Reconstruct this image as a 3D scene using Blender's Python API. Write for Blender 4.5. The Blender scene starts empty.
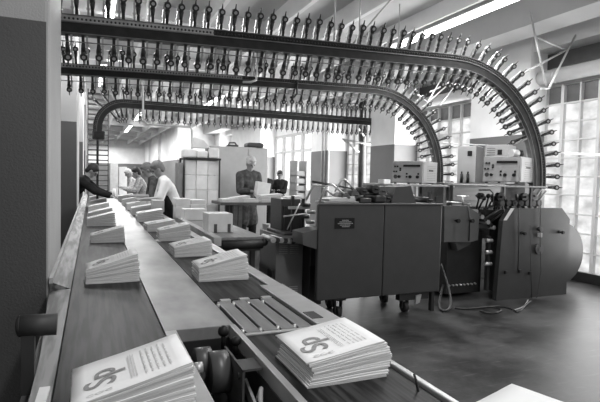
import bpy, bmesh, math, random
from mathutils import Vector, Matrix
random.seed(7)
scn = bpy.context.scene
COL = scn.collection
PI = math.pi
R = math.radians

# ------------------------------------------------------------------ camera
F = 500.0; CX = 300.0; CY = 201.0; H = 1.5
_vy = Vector((92-CX, CY-172, -F)); _h2 = Vector((93-CX, CY-172.024, -F))
_dY = _vy.normalized(); _up = _vy.cross(_h2)
if _up.y < 0: _up = -_up
_up.normalize(); _dX = _dY.cross(_up)
M3 = Matrix((_dX, _dY, _up))
cam_d = bpy.data.cameras.new('camera'); cam = bpy.data.objects.new('camera', cam_d); COL.objects.link(cam)
cam.matrix_world = Matrix.Translation((0, 0, H)) @ M3.to_4x4()
cam_d.lens = F/600*36; cam_d.sensor_width = 36; cam_d.clip_start = .05; cam_d.clip_end = 200
scn.camera = cam
def _ray(x, y): return M3 @ Vector((x-CX, CY-y, -F))
def AZ(x, y, z): d = _ray(x, y); return Vector((0, 0, H)) + d*((z-H)/d.z)     # point at a height
def AY(x, y, Y): d = _ray(x, y); return Vector((0, 0, H)) + d*(Y/d.y)         # point in a cross plane
def AX(x, y, X): d = _ray(x, y); return Vector((0, 0, H)) + d*(X/d.x)         # point in a side plane

# ------------------------------------------------------------------ materials
def new_mat(name):
    m = bpy.data.materials.new(name); m.use_nodes = True
    nt = m.node_tree; b = nt.nodes['Principled BSDF']
    return m, nt, b
def g(v): return (v, v, v, 1)
def mat(name, v, rough=.5, metal=0, var=.12, scale=8, bump=0, bscale=60, stretch=(1, 1, 1), detail=6, obj_rand=0, spec=.5, cr=.2):
    m, nt, b = new_mat(name)
    N = nt.nodes; L = nt.links
    tc = N.new('ShaderNodeTexCoord'); mp = N.new('ShaderNodeMapping'); mp.inputs['Scale'].default_value = stretch
    L.new(tc.outputs['Object'], mp.inputs['Vector'])
    n = N.new('ShaderNodeTexNoise'); n.inputs['Scale'].default_value = scale; n.inputs['Detail'].default_value = detail
    L.new(mp.outputs[0], n.inputs['Vector'])
    r = N.new('ShaderNodeMapRange'); r.inputs['From Min'].default_value = .5-cr; r.inputs['From Max'].default_value = .5+cr
    r.inputs['To Min'].default_value = v*(1-var); r.inputs['To Max'].default_value = v*(1+var)
    L.new(n.outputs['Fac'], r.inputs['Value'])
    L.new(r.outputs[0], b.inputs['Base Color'])
    b.inputs['Roughness'].default_value = rough; b.inputs['Metallic'].default_value = metal
    b.inputs['Specular IOR Level'].default_value = spec
    if obj_rand:
        oi = N.new('ShaderNodeObjectInfo'); r2 = N.new('ShaderNodeMapRange')
        r2.inputs['To Min'].default_value = 1-obj_rand; r2.inputs['To Max'].default_value = 1+obj_rand
        L.new(oi.outputs['Random'], r2.inputs['Value'])
        mu = N.new('ShaderNodeMath'); mu.operation = 'MULTIPLY'
        L.new(r.outputs[0], mu.inputs[0]); L.new(r2.outputs[0], mu.inputs[1]); L.new(mu.outputs[0], b.inputs['Base Color'])
    if bump:
        n2 = N.new('ShaderNodeTexNoise'); n2.inputs['Scale'].default_value = bscale; n2.inputs['Detail'].default_value = 4
        L.new(mp.outputs[0], n2.inputs['Vector'])
        bp = N.new('ShaderNodeBump'); bp.inputs['Strength'].default_value = bump; bp.inputs['Distance'].default_value = .01
        L.new(n2.outputs['Fac'], bp.inputs['Height']); L.new(bp.outputs[0], b.inputs['Normal'])
    return m
M = {}
M['paint_dark'] = mat('dark_machine_paint', .034, .45, var=.1, bump=.15, bscale=120)
M['paint_mid'] = mat('mid_machine_paint', .06, .4, var=.12)
M['paint_light'] = mat('light_enamel', .27, .45, var=.06)
M['paint_grey'] = mat('grey_enamel', .2, .45, var=.08)
M['black'] = mat('black_metal', .015, .45, var=.3)
M['rubber'] = mat('black_rubber', .02, .6, var=.2)
M['steel'] = mat('worn_steel', .44, .4, .5, var=.18, scale=5)
M['bright'] = mat('bright_steel', .5, .35, .6, var=.08)
M['plate'] = mat('scuffed_plate', .27, .42, .25, var=.4, scale=4.5, stretch=(1, .5, 1), bump=.05, bscale=20)
M['belt'] = mat('conveyor_belt', .02, .5, var=.75, scale=40, stretch=(1, .06, 1), spec=.2, cr=.09)
M['slat'] = mat('worn_slat', .17, .4, .2, var=.3, scale=20, stretch=(1, .15, 1))
M['wood'] = mat('worn_wood', .12, .5, var=.75, scale=25, stretch=(1, .08, 1), cr=.1)
M['wood_light'] = mat('pale_wood', .32, .5, var=.25, scale=25, stretch=(1, .08, 1))
M['wood_desk'] = mat('desk_wood', .07, .45, var=.25, scale=25, stretch=(.1, 1, 1))
M['carton'] = mat('pale_carton', .42, .8, var=.1, obj_rand=.15)
M['carton_white'] = mat('white_wrapping', .62, .75, var=.08, obj_rand=.12)
M['carton_mid'] = mat('brown_carton', .2, .8, var=.15)
M['strap'] = mat('dark_strap', .06, .6)
M['ink'] = mat('printing_ink', .24, .8, var=.3, scale=60)
M['ink_light'] = mat('pale_ink', .54, .85, var=.15, scale=80)
M['skin'] = mat('skin', .25, .55, var=.08)
M['hair_dark'] = mat('dark_hair', .02, .6, var=.3, scale=60)
M['hair_mid'] = mat('mid_grey_hair', .13, .65, var=.3, scale=60)
M['hair_grey'] = mat('grey_hair', .42, .65, var=.3, scale=60)
M['shirt_white'] = mat('white_shirt', .62, .8, var=.06)
M['cloth_dark'] = mat('dark_cloth', .02, .9, var=.2, spec=.1)
M['cloth_grey'] = mat('grey_overall', .07, .9, var=.28, scale=14, spec=.1, cr=.12)
M['cloth_light'] = mat('pale_patterned_cloth', .33, .85, var=.5, scale=30)
M['cabinet'] = mat('cabinet_enamel', .4, .5, var=.05)
M['ceiling'] = mat('ceiling_paint', .56, .8, var=.05, scale=2)
M['beam'] = mat('beam_paint', .4, .8, var=.06, scale=2)
M['beam_light'] = mat('pale_beam_paint', .75, .8, var=.05, scale=2)
M['pipe'] = mat('pipe_lagging', .55, .6, var=.05)
M['rod'] = mat('galvanised_rod', .5, .4, .3, var=.1)
M['leather'] = mat('dark_leather', .05, .5, var=.2)
M['frame'] = mat('window_frame_paint', .55, .6, var=.05)
M['track'] = mat('track_steel', .02, .6, .0, spec=.15, var=.3, scale=12)
M['track_plate'] = mat('track_side_plate', .26, .5, .1, var=.15, scale=12)
M['track_edge'] = mat('track_edge_steel', .1, .5, .2, var=.2, scale=12)
M['grip_dark'] = mat('gripper_dark', .03, .4, .2, var=.3)
M['grip_light'] = mat('gripper_light', .42, .35, .5, var=.25)
M['dial'] = mat('dial_black', .01, .5, spec=.2)

def wall_mat(name, lo, hi, zline):
    m, nt, b = new_mat(name); N = nt.nodes; L = nt.links
    geo = N.new('ShaderNodeNewGeometry'); sx = N.new('ShaderNodeSeparateXYZ'); L.new(geo.outputs['Position'], sx.inputs[0])
    gt = N.new('ShaderNodeMath'); gt.operation = 'GREATER_THAN'; gt.inputs[1].default_value = zline; L.new(sx.outputs['Z'], gt.inputs[0])
    n = N.new('ShaderNodeTexNoise'); n.inputs['Scale'].default_value = 90; n.inputs['Detail'].default_value = 5; L.new(geo.outputs['Position'], n.inputs['Vector'])
    n3 = N.new('ShaderNodeTexNoise'); n3.inputs['Scale'].default_value = 2.2; n3.inputs['Detail'].default_value = 5; L.new(geo.outputs['Position'], n3.inputs['Vector'])
    mx = N.new('ShaderNodeMix'); mx.data_type = 'RGBA'; mx.inputs[6].default_value = g(lo); mx.inputs[7].default_value = g(hi); L.new(gt.outputs[0], mx.inputs[0])
    rr = N.new('ShaderNodeMapRange'); rr.inputs['To Min'].default_value = .82; rr.inputs['To Max'].default_value = 1.18; L.new(n3.outputs['Fac'], rr.inputs['Value'])
    mu = N.new('ShaderNodeVectorMath'); mu.operation = 'SCALE'; L.new(mx.outputs[2], mu.inputs[0]); L.new(rr.outputs[0], mu.inputs['Scale'])
    L.new(mu.outputs[0], b.inputs['Base Color']); b.inputs['Roughness'].default_value = .6
    bp = N.new('ShaderNodeBump'); bp.inputs['Strength'].default_value = .35; bp.inputs['Distance'].default_value = .008
    L.new(n.outputs['Fac'], bp.inputs['Height']); L.new(bp.outputs[0], b.inputs['Normal'])
    return m
M['wall'] = wall_mat('two_tone_wall_paint', .14, .8, 2.29)
M['wall_white'] = wall_mat('white_wall_paint', .3, .3, -5)
M['wall_dark'] = wall_mat('grey_dado_paint', .06, .06, 9)

def floor_mat():
    m, nt, b = new_mat('worn_floor'); N = nt.nodes; L = nt.links
    geo = N.new('ShaderNodeNewGeometry')
    n = N.new('ShaderNodeTexNoise'); n.inputs['Scale'].default_value = 1.6; n.inputs['Detail'].default_value = 10; n.inputs['Roughness'].default_value = .7
    L.new(geo.outputs['Position'], n.inputs['Vector'])
    r = N.new('ShaderNodeMapRange'); r.inputs['From Min'].default_value = .42; r.inputs['From Max'].default_value = .62; r.inputs['To Min'].default_value = .012; r.inputs['To Max'].default_value = .055
    L.new(n.outputs['Fac'], r.inputs['Value'])
    mp = N.new('ShaderNodeMapping'); mp.inputs['Scale'].default_value = (1.2, 9, 1); mp.inputs['Rotation'].default_value = (0, 0, .2); L.new(geo.outputs['Position'], mp.inputs['Vector'])
    n2 = N.new('ShaderNodeTexNoise'); n2.inputs['Scale'].default_value = 3; n2.inputs['Detail'].default_value = 6; L.new(mp.outputs[0], n2.inputs['Vector'])
    r2 = N.new('ShaderNodeMapRange'); r2.inputs['From Min'].default_value = .58; r2.inputs['From Max'].default_value = .75; r2.inputs['To Min'].default_value = 0; r2.inputs['To Max'].default_value = .035
    L.new(n2.outputs['Fac'], r2.inputs['Value'])
    ad = N.new('ShaderNodeMath'); ad.operation = 'ADD'; L.new(r.outputs[0], ad.inputs[0]); L.new(r2.outputs[0], ad.inputs[1])
    L.new(ad.outputs[0], b.inputs['Base Color'])
    r3 = N.new('ShaderNodeMapRange'); r3.inputs['To Min'].default_value = .3; r3.inputs['To Max'].default_value = .55; L.new(n.outputs['Fac'], r3.inputs['Value'])
    L.new(r3.outputs[0], b.inputs['Roughness']); b.inputs['Specular IOR Level'].default_value = .16
    return m
M['floor'] = floor_mat()

def paper_mat():                                   # page edges show as thin layered lines on the sides
    m, nt, b = new_mat('newsprint'); N = nt.nodes; L = nt.links
    tc = N.new('ShaderNodeTexCoord'); mp = N.new('ShaderNodeMapping'); mp.inputs['Scale'].default_value = (2, 2, 420)
    L.new(tc.outputs['Object'], mp.inputs['Vector'])
    n = N.new('ShaderNodeTexNoise'); n.inputs['Scale'].default_value = 1; n.inputs['Detail'].default_value = 3; L.new(mp.outputs[0], n.inputs['Vector'])
    r = N.new('ShaderNodeMapRange'); r.inputs['From Min'].default_value = .35; r.inputs['From Max'].default_value = .65; r.inputs['To Min'].default_value = .3; r.inputs['To Max'].default_value = .62; L.new(n.outputs['Fac'], r.inputs['Value'])
    geo = N.new('ShaderNodeNewGeometry'); sx = N.new('ShaderNodeSeparateXYZ'); L.new(geo.outputs['Normal'], sx.inputs[0])
    # the flat sheet faces carry the plain paper, the cut edges the page lines (object normal)
    vt = N.new('ShaderNodeVectorTransform'); vt.vector_type = 'NORMAL'; vt.convert_from = 'WORLD'; vt.convert_to = 'OBJECT'
    L.new(geo.outputs['Normal'], vt.inputs[0]); L.new(vt.outputs[0], sx.inputs[0])
    gt = N.new('ShaderNodeMath'); gt.operation = 'GREATER_THAN'; gt.inputs[1].default_value = .55; L.new(sx.outputs['Z'], gt.inputs[0])
    mx = N.new('ShaderNodeMix'); mx.data_type = 'RGBA'; L.new(gt.outputs[0], mx.inputs[0]); L.new(r.outputs[0], mx.inputs[6]); mx.inputs[7].default_value = g(.72)
    L.new(mx.outputs[2], b.inputs['Base Color']); b.inputs['Roughness'].default_value = .85
    return m
M['paper'] = paper_mat()

def glass_mat(name, lo, hi, sc=3.0, strength=1.0):   # daylight coming through frosted panes
    m, nt, b = new_mat(name); N = nt.nodes; L = nt.links
    geo = N.new('ShaderNodeNewGeometry'); n = N.new('ShaderNodeTexNoise'); n.inputs['Scale'].default_value = sc; n.inputs['Detail'].default_value = 5
    mp = N.new('ShaderNodeMapping'); mp.inputs['Scale'].default_value = (1, 1, 1.6); L.new(geo.outputs['Position'], mp.inputs['Vector']); L.new(mp.outputs[0], n.inputs['Vector'])
    r = N.new('ShaderNodeMapRange'); r.inputs['From Min'].default_value = .35; r.inputs['From Max'].default_value = .65; r.inputs['To Min'].default_value = lo; r.inputs['To Max'].default_value = hi; L.new(n.outputs['Fac'], r.inputs['Value'])
    L.new(r.outputs[0], b.inputs['Emission Color']); b.inputs['Emission Strength'].default_value = strength
    b.inputs['Base Color'].default_value = g(.06); b.inputs['Roughness'].default_value = .25
    return m
M['pane'] = glass_mat('frosted_daylight_pane', .42, .8)
M['pane_dark'] = glass_mat('dark_pane', .02, .05)
M['pane_bright'] = glass_mat('bright_daylight_pane', .75, 1.3)
def emis(name, v):
    m, nt, b = new_mat(name); b.inputs['Emission Color'].default_value = g(1); b.inputs['Emission Strength'].default_value = v; b.inputs['Base Color'].default_value = g(.8); return m
M['tube'] = emis('fluorescent_tube', 7)

# ------------------------------------------------------------------ mesh helpers
class MB:
    def __init__(s): s.bm = bmesh.new(); s.mi = 0
    def _face(s, vs):
        try: f = s.bm.faces.new(vs); f.material_index = s.mi; return f
        except ValueError: return None
    def box(s, a, b, bevel=0, rot=None, piv=None):
        x0, y0, z0 = a; x1, y1, z1 = b
        r = bmesh.ops.create_cube(s.bm, size=1)
        vs = r['verts']
        for v in vs: v.co = Vector(((x0+x1)/2+v.co.x*(x1-x0), (y0+y1)/2+v.co.y*(y1-y0), (z0+z1)/2+v.co.z*(z1-z0)))
        if rot: bmesh.ops.rotate(s.bm, verts=vs, cent=piv or ((x0+x1)/2, (y0+y1)/2, (z0+z1)/2), matrix=rot)
        fs = set(f for v in vs for f in v.link_faces)
        for f in fs: f.material_index = s.mi
        if bevel:
            es = list(set(e for v in vs for e in v.link_edges))
            res = bmesh.ops.bevel(s.bm, geom=es, offset=bevel, segments=2, affect='EDGES', profile=.5)
            for f in res['faces']: f.material_index = s.mi
        return s
    def cyl(s, p, q, r, r2=None, n=14, caps=True):
        p = Vector(p); q = Vector(q); d = q-p
        if d.length < 1e-6: return s
        r2 = r if r2 is None else r2
        z = d.normalized(); x = z.orthogonal().normalized(); y = z.cross(x)
        A = []; B = []
        for i in range(n):
            a = 2*PI*i/n; o = x*math.cos(a)+y*math.sin(a)
            A.append(s.bm.verts.new(p+o*r)); B.append(s.bm.verts.new(q+o*r2))
        for i in range(n):
            f = s._face((A[i], A[(i+1) % n], B[(i+1) % n], B[i]))
            if f: f.smooth = True
        if caps: s._face(A[::-1]); s._face(B)
        return s
    def tube(s, pts, r, n=8, rs=None):
        pts = [Vector(p) for p in pts]; rings = []
        prev = None
        for i, p in enumerate(pts):
            t = (pts[min(i+1, len(pts)-1)]-pts[max(i-1, 0)]).normalized()
            if prev is None: x = t.orthogonal().normalized()
            else: x = (prev-t*prev.dot(t)).normalized()
            prev = x; y = t.cross(x); rr = rs[i] if rs else r
            rings.append([s.bm.verts.new(p+(x*math.cos(2*PI*k/n)+y*math.sin(2*PI*k/n))*rr) for k in range(n)])
        for a, b in zip(rings, rings[1:]):
            for k in range(n):
                f = s._face((a[k], a[(k+1) % n], b[(k+1) % n], b[k]))
                if f: f.smooth = True
        s._face(rings[0][::-1]); s._face(rings[-1])
        return s
    def prism(s, pts, y0, y1, axis='Y'):          # outline pts (u,v) pushed along an axis
        def mk(u, v, w): return {'Y': (u, w, v), 'X': (w, u, v), 'Z': (u, v, w)}[axis]
        A = [s.bm.verts.new(mk(u, v, y0)) for u, v in pts]; B = [s.bm.verts.new(mk(u, v, y1)) for u, v in pts]
        n = len(pts)
        for i in range(n): s._face((A[i], A[(i+1) % n], B[(i+1) % n], B[i]))
        s._face(A[::-1]); s._face(B)
        return s
    def ball(s, c, r, sc=(1, 1, 1), n=12, rot=None):
        m = Matrix.Translation(c)
        if rot: m = m @ rot.to_4x4()
        m = m @ Matrix.Diagonal((sc[0], sc[1], sc[2], 1))
        res = bmesh.ops.create_uvsphere(s.bm, u_segments=n, v_segments=max(6, n*2//3), radius=r, matrix=m)
        for f in set(f for v in res['verts'] for f in v.link_faces): f.material_index = s.mi; f.smooth = True
        return s
    def quad(s, *ps): s._face([s.bm.verts.new(p) for p in ps]); return s
    def mesh(s, name, mats):
        bmesh.ops.recalc_face_normals(s.bm, faces=s.bm.faces)
        me = bpy.data.meshes.new(name); s.bm.to_mesh(me); s.bm.free()
        for m in (mats if isinstance(mats, (list, tuple)) else [mats]): me.materials.append(m)
        return me
    def build(s, name, mats, parent=None): return link(name, s.mesh(name, mats), parent)
def link(name, me, parent=None):
    o = bpy.data.objects.new(name, me); COL.objects.link(o)
    if parent:
        o.parent = parent
        if me is not None: o.matrix_parent_inverse = Matrix.Translation(parent.location).inverted() if parent.type == 'EMPTY' and parent.get('_w') else Matrix()
    return o
def tag(o, label, cat, group=None, kind=None):
    if label: o['label'] = label
    if cat: o['category'] = cat
    if group: o['group'] = group
    if kind: o['kind'] = kind
    return o
def thing(name, label, cat, loc=(0, 0, 0), group=None, world=True, rz=0):
    """Empty at the thing's base; with world=True its parts are modelled in room coordinates."""
    o = bpy.data.objects.new(name, None); COL.objects.link(o); o.location = loc; o.empty_display_size = .1
    o.rotation_euler.z = rz
    if world: o['_w'] = 1
    return tag(o, label, cat, group)
def struct(name, mb, m): return tag(mb.build(name, m), None, None, kind='structure')
def smooth(o):
    for p in o.data.polygons: p.use_smooth = True
    return o
def arc(c, r, a0, a1, n, plane='XZ', w=0):
    out = []
    for i in range(n+1):
        a = a0+(a1-a0)*i/n
        if plane == 'XZ': out.append((c[0]+r*math.cos(a), w, c[1]+r*math.sin(a)))
        else: out.append((c[0]+r*math.cos(a), c[1]+r*math.sin(a), w))
    return out
def bez(p, q, r, s, n=12):
    p, q, r, s = map(Vector, (p, q, r, s)); out = []
    for i in range(n+1):
        t = i/n; out.append(p*(1-t)**3+q*3*t*(1-t)**2+r*3*t*t*(1-t)+s*t**3)
    return out

# ------------------------------------------------------------------ room
XW = 6.95; ZC = 4.25; YB = 46
struct('floor', MB().box((-6, -3, -.1), (9, YB+.3, 0)), M['floor'])
struct('ceiling', MB().box((-6, -3, ZC), (9, YB+.3, ZC+.15)), M['ceiling'])
# left wall with piers
lw = MB().box((-1.5, -.5, 0), (-1.2, YB, ZC))
struct('wall_left', lw, M['wall'])
for i, y in enumerate((3.0, 8.7, 14.4, 20.1, 25.8, 31.5)):
    p = MB().box((-1.2, y, 0), (-.212, y+1.1, ZC), bevel=.02)
    struct('pier_left', p, M['wall_white'])
    struct('trim_left', MB().box((-1.2, y-.004, 0), (-.226, y+.02, 2.285)), M['wall_dark'])
struct('wall_back', MB().box((-1.5, YB, 0), (9, YB+.2, ZC)), M['wall'])
# right wall: sill below, lintel above, piers between window bays
PIER_Y = [(2.2, 3.6), (6.15, 7.5), (9.65, 10.7), (13.1, 14.3), (19.4, 24), (26.5, 27.54)]
struct('wall_right', MB().box((XW+.02, -.5, 0), (XW+.3, YB, .12)).box((XW+.02, -.5, 3.07), (XW+.3, YB, ZC))
       .box((XW+.02, 14.3, 0), (XW+.3, 15.6, 3.2)), M['wall'])
for i, (a, b) in enumerate(PIER_Y):
    struct('pier_right', MB().box((6.55 if i < 2 else 6.3, a, 0), (XW+.3, b, ZC)), M['wall'])
struct('wall_far', MB().box((4.45, 27.6, 0), (XW+.2, YB, ZC)), M['wall'])
for y0, y1 in ((27.55, 34.5), (36.2, 41), (42.5, 45.9)): struct('pier_far', MB().box((4.25, y0, 0), (4.5, y1, ZC)), M['wall'])
struct('recess_shade', MB().box((XW-.03, 3.6, 3.36), (XW+.03, 6.15, 3.6)).box((XW-.03, 7.5, 3.36), (XW+.03, 9.65, 3.6)), M['paint_mid'])  # dark panels standing in for the shade of the recess behind the pipe
struct('trim_1', MB().box((XW-.05, .5, 0), (XW+.02, 6.15, .15)), M['black'])
bays = [(3.6, 6.15), (7.5, 9.65), (10.7, 13.1), (15.6, 19.4), (24, 26.5)]
for i, (a, b) in enumerate(bays):
    near = i < 2
    far_big = i >= 3
    t = tag(thing('window_%d' % (i+1), None, None, (XW, (a+b)/2, .15)), None, None, kind='structure')
    fr = MB(); pn = MB(); dk = MB()
    zs = [.15]
    nz = 9 if not far_big else 3
    zt = 3.07
    zs = [.15+(2.77-.15)*k/nz for k in range(nz+1)]+[3.07] if not far_big else [1.0, 2.3, 2.45, 3.07]
    if far_big: fr.box((XW, a, .12), (XW+.1, b, 1.0))
    step = .335 if not far_big else 1.0
    ny = max(2, round((b-a)/step)); ys = [b-(b-a)*k/ny for k in range(ny+1)]
    pw = .014 if not far_big else .12
    for k, y in enumerate(ys):
        w = pw*(2.0 if (k % 2 and not far_big) else 1)
        fr.box((XW-.03, y-w, zs[0]), (XW+.04, y+w, zt))
    for k, z in enumerate(zs):
        w = .012 if not far_big else .05
        if far_big and k == 1: continue
        fr.box((XW-.02, a, z-w), (XW+.04, b, z+w))
    fr.build('window_frame', M['frame'], t)
    for k in range(len(zs)-1):
        last = (k == len(zs)-2) and near
        (dk if last else pn).box((XW+.03, a, zs[k]), (XW+.05, b, zs[k+1]))
    pn.build('glass_pane', M['pane'] if not far_big else M['pane_bright'], t)
    if near: dk.build('upper_pane', M['pane_dark'], t)
# ceiling beams: main beams along the hall and a few cross beams
for x0, x1, z, m in ((6.62, 6.97, 3.62, 'beam_light'), (5.68, 6.2, 3.72, 'beam'), (4.95, 5.02, 4.0, 'beam_light'), (3.74, 3.81, 3.95, 'beam_light'), (2.82, 2.89, 3.95, 'beam_light'), (1.72, 1.79, 3.95, 'beam_light'), (.8, .87, 3.95, 'beam_light'), (-.3, -.2, 3.95, 'beam_light')):
    struct('ceiling_beam', MB().box((x0, 1.0, z), (x1, YB, ZC)), M[m])
for y in (5.0, 8.6, 12.2, 17.3, 21, 24.7, 28.4, 32.1, 36, 40):
    struct('cross_beam', MB().box((-1.2, y, 4.02), (XW, y+.14, ZC)), M['beam_light'])

# duct pipe under the ceiling on the window side
for nm, a, b in (('near', 2.6, 6.15), ('far', 7.5, 9.65)):
    t = thing('duct_pipe', 'thick pale lagged pipe above the right-hand window at the frame edge' if nm == 'near' else 'thick pale lagged pipe above the window behind the smaller curved track', 'pipe', (6.8, a, 3.1))
    MB().cyl((6.78, a, 3.2), (6.78, b, 3.2), .11, n=24).build('pipe', M['pipe'], t)
    for y in (a+.3, b-.3): MB().cyl((6.78, y-.02, 3.2), (6.78, y+.02, 3.2), .118, n=24).box((6.78, y-.02, 3.3), (6.95, y+.02, 3.32)).build('clamp', M['rod'], t)

# fluorescent lamps
def lamp(x, y0, y1, z, label, pw=1.0):
    t = thing('fluorescent_lamp', label, 'lamp', (x, (y0+y1)/2, z+.08), group='fluorescent lamps under the ceiling')
    MB().box((x-.08, y0, z+.03), (x+.08, y1, z+.09), bevel=.01).build('housing', M['paint_light'], t)
    MB().cyl((x-.05, y0+.03, z), (x-.05, y1-.03, z), .02, n=10).build('tube', M['tube'], t)
    MB().cyl((x+.05, y0+.03, z), (x+.05, y1-.03, z), .02, n=10).build('tube', M['tube'], t)
    for y in (y0+.3, y1-.3): MB().cyl((x, y, z+.09), (x, y, ZC), .008, n=6).build('hanger', M['rod'], t)
lamp(4.45, 3.4, 7.1, 3.6, 'long glowing fluorescent strip above the top of the large track bend')
lamp(.24, 6.9, 8.9, 3.95, 'small glaring fluorescent strip at the upper left between gripper tips')
lamp(.24, 12.5, 15.5, 3.95, 'fluorescent strip seen low between the two track runs at the left')
lamp(2.6+.9, 14.5, 18.0, 3.8, 'fluorescent strip seen through the rear grippers near the middle')
lamp(1.75, 20, 23, 3.8, 'nearer of the two thin fluorescent strips over the far end of the belts')
lamp(1.75, 26, 30, 3.8, 'farther of the two thin fluorescent strips over the far end of the belts')
def area(name, loc, sx, sy, power, rot=(0, 0, 0)):
    d = bpy.data.lights.new(name, 'AREA'); d.shape = 'RECTANGLE'; d.size = sx; d.size_y = sy; d.energy = power
    o = bpy.data.objects.new(name, d); COL.objects.link(o); o.location = loc; o.rotation_euler = rot
    return o
# light of the fluorescent strips, fill added where no lamp hangs, and window daylight
for x, y, l, p, z in ((4.45, 5.2, 3.6, 150, 3.55), (.24, 7.9, 2, 75, 3.9), (.24, 14, 3, 110, 3.9), (3.5, 16, 3.5, 150, 3.75), (1.75, 21.5, 3, 170, 3.75), (1.75, 28, 4, 300, 3.75), (1.2, 36, 5, 500, 3.75), (1.2, 43, 3, 250, 3.75), (1.2, 0.2, 2, 75, 3.9), (4.2, .8, 2, 25, 3.9)):
    area('strip_and_fill_light', (x, y, z), .25, l, p)
for (a, b), p in zip(bays[:5], (65, 130, 150, 420, 260)):
    area('daylight', (XW-.06, (a+b)/2, 1.55), 2.3, (b-a)*.7, p, rot=(0, R(90), 0))
w = bpy.data.worlds.new('world'); scn.world = w; w.use_nodes = True
w.node_tree.nodes['Background'].inputs[0].default_value = g(.8); w.node_tree.nodes['Background'].inputs[1].default_value = .85

# ------------------------------------------------------------------ packing conveyor (long table with two belts)
T = .85
tb = thing('packing_conveyor', 'long packing conveyor with two dark belts and a bright steel strip', 'conveyor', (.4, 1, 0))
b = MB().box((-.10, .9, T-.05), (.272, 15.5, T)); b.build('belt', M['belt'], tb)
MB().box((.58, 2.52, T-.05), (.955, 15.5, T)).build('belt', M['belt'], tb)
MB().box((.58, .9, T-.05), (.955, 1.93, T)).build('belt', M['belt'], tb)
MB().box((.277, 2.08, T-.05), (.572, 15.5, T+.004), bevel=.002).build('steel_strip', M['plate'], tb)
MB().box((.277, .9, T-.05), (.325, 2.08, T+.004), bevel=.002).build('edge_strip', M['steel'], tb)
MB().box((.55, .9, T-.05), (.575, 2.08, T+.006), bevel=.002).build('edge_strip', M['steel'], tb)
MB().box((.962, 1.9, T-.07), (1.045, 15.5, T+.012), bevel=.004).build('side_rail', M['steel'], tb)
MB().box((.962, .9, T-.07), (.985, 1.9, T+.012), bevel=.004).build('side_rail', M['steel'], tb)
# guard board on the wall side
gb = MB().prism([(-.105, T-.02), (-.105, T+.004), (-.2, T+.045), (-.211, T+.045), (-.211, T-.02)], 3.0, 15.5)
gb.build('guard_board', M['wood'], tb)
gl = MB().box((-.211, 2.97, T+.045), (-.192, 15.5, T+.075)); gl.build('board_edge', M['wood_light'], tb)
MB().prism([(-.105, .9), (-.105, 3.0), (-.211, 2.97), (-.165, 1.95), (-.155, .9)], T-.03, T+.006, axis='Z').build('guard_board', M['wood'], tb)
MB().prism([(-.135, .9), (-.112, 1.62), (-.14, 1.62), (-.165, .9)], T+.006, T+.014, axis='Z').build('label_strip', M['carton_white'], tb)
# frame, aprons and legs
MB().box((-.2, .9, T-.16), (-.12, 15.5, T-.05)).box((.94, .9, T-.22), (.96, 15.5, T-.05)).box((-.2, 15.4, T-.16), (.96, 15.5, T-.05)).build('apron', M['paint_mid'], tb)
for y in (1.0, 3.2, 5.6, 8, 10.4, 12.8, 15.2):
    for x in (-.165, .9): MB().box((x-.025, y-.025, 0), (x+.025, y+.025, T-.1)).build('leg', M['paint_dark'], tb)
MB().box((-.12, 2.12, T-.32), (.94, 15.3, T-.055)).build('bed', M['black'], tb)
# drive recess
MB().box((.326, .9, T-.42), (.549, 2.08, T-.40)).box((.324, .9, T-.4), (.328, 2.08, T-.05)).box((.547, .9, T-.4), (.55, 2.08, T-.05)).box((.326, 2.075, T-.4), (.55, 2.085, T-.05)).build('drive_recess', M['black'], tb)
# slatted transfer section
for k in range(4):
    x = .592+k*.078
    MB().box((x, 1.96, T-.02), (x+.064, 2.49, T+.004), bevel=.003).build('transfer_slat', M['slat'], tb)
for k, y in enumerate((2.0, 2.44)):
    for j in range(4):
        x = .586+j*.078
        MB().cyl((x-.006, y, T-.008), (x+.006, y, T-.008), .014, n=10).build('roller', M['bright'], tb)
MB().box((.58, 1.93, T-.12), (.955, 2.52, T-.06)).build('transfer_base', M['black'], tb)
MB().box((.58, 1.925, T-.03), (.955, 1.95, T+.004)).build('cross_bar', M['steel'], tb)
for x in (.64, .74, .86): MB().box((x-.03, 2.47, T-.01), (x+.02, 2.505, T+.012)).build('clip_plate', M['bright'], tb)
MB().box((.905, 1.95, T-.02), (1.045, 2.75, T+.016), bevel=.003).build('side_plate', M['steel'], tb)
MB().box((.915, 2.02, T+.0), (.97, 2.13, T+.018)).build('recess_plate', M['black'], tb)

dm = thing('drive_motor', 'small belt drive motor with bolted bracket in the black recess of the packing conveyor', 'motor', (.44, 1.7, T-.4))
MB().cyl((.37, 1.8, T-.09), (.37, 1.93, T-.09), .02).cyl((.36, 1.86, T-.06), (.42, 1.86, T-.06), .055, n=22).build('pulley', M['paint_mid'], dm)
MB().cyl((.405, 1.82, T-.09), (.475, 1.82, T-.09), .078, n=26).build('motor_body', M['paint_mid'], dm)
MB().cyl((.345, 1.79, T-.055), (.375, 1.79, T-.055), .022, n=16).build('shaft', M['steel'], dm)
MB().box((.478, 1.62, T-.19), (.486, 1.88, T-.015)).box((.478, 1.62, T-.022), (.56, 1.72, T-.014)).build('bracket', M['paint_mid'], dm)
for y, z in ((1.66, -.05), (1.82, -.05), (1.66, -.15), (1.82, -.15)):
    MB().cyl((.472, y, T+z), (.465+.035, y, T+z), .012, n=8).build('bolt', M['black'], dm)
MB().box((.44, 1.9, T-.4), (.5, 1.95, T-.1)).build('mount', M['black'], dm)
MB().box((.51, 1.52, T-.15), (.52, 1.72, T-.11), rot=Matrix.Rotation(.3, 3, 'X')).build('tension_arm', M['steel'], dm)
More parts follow.
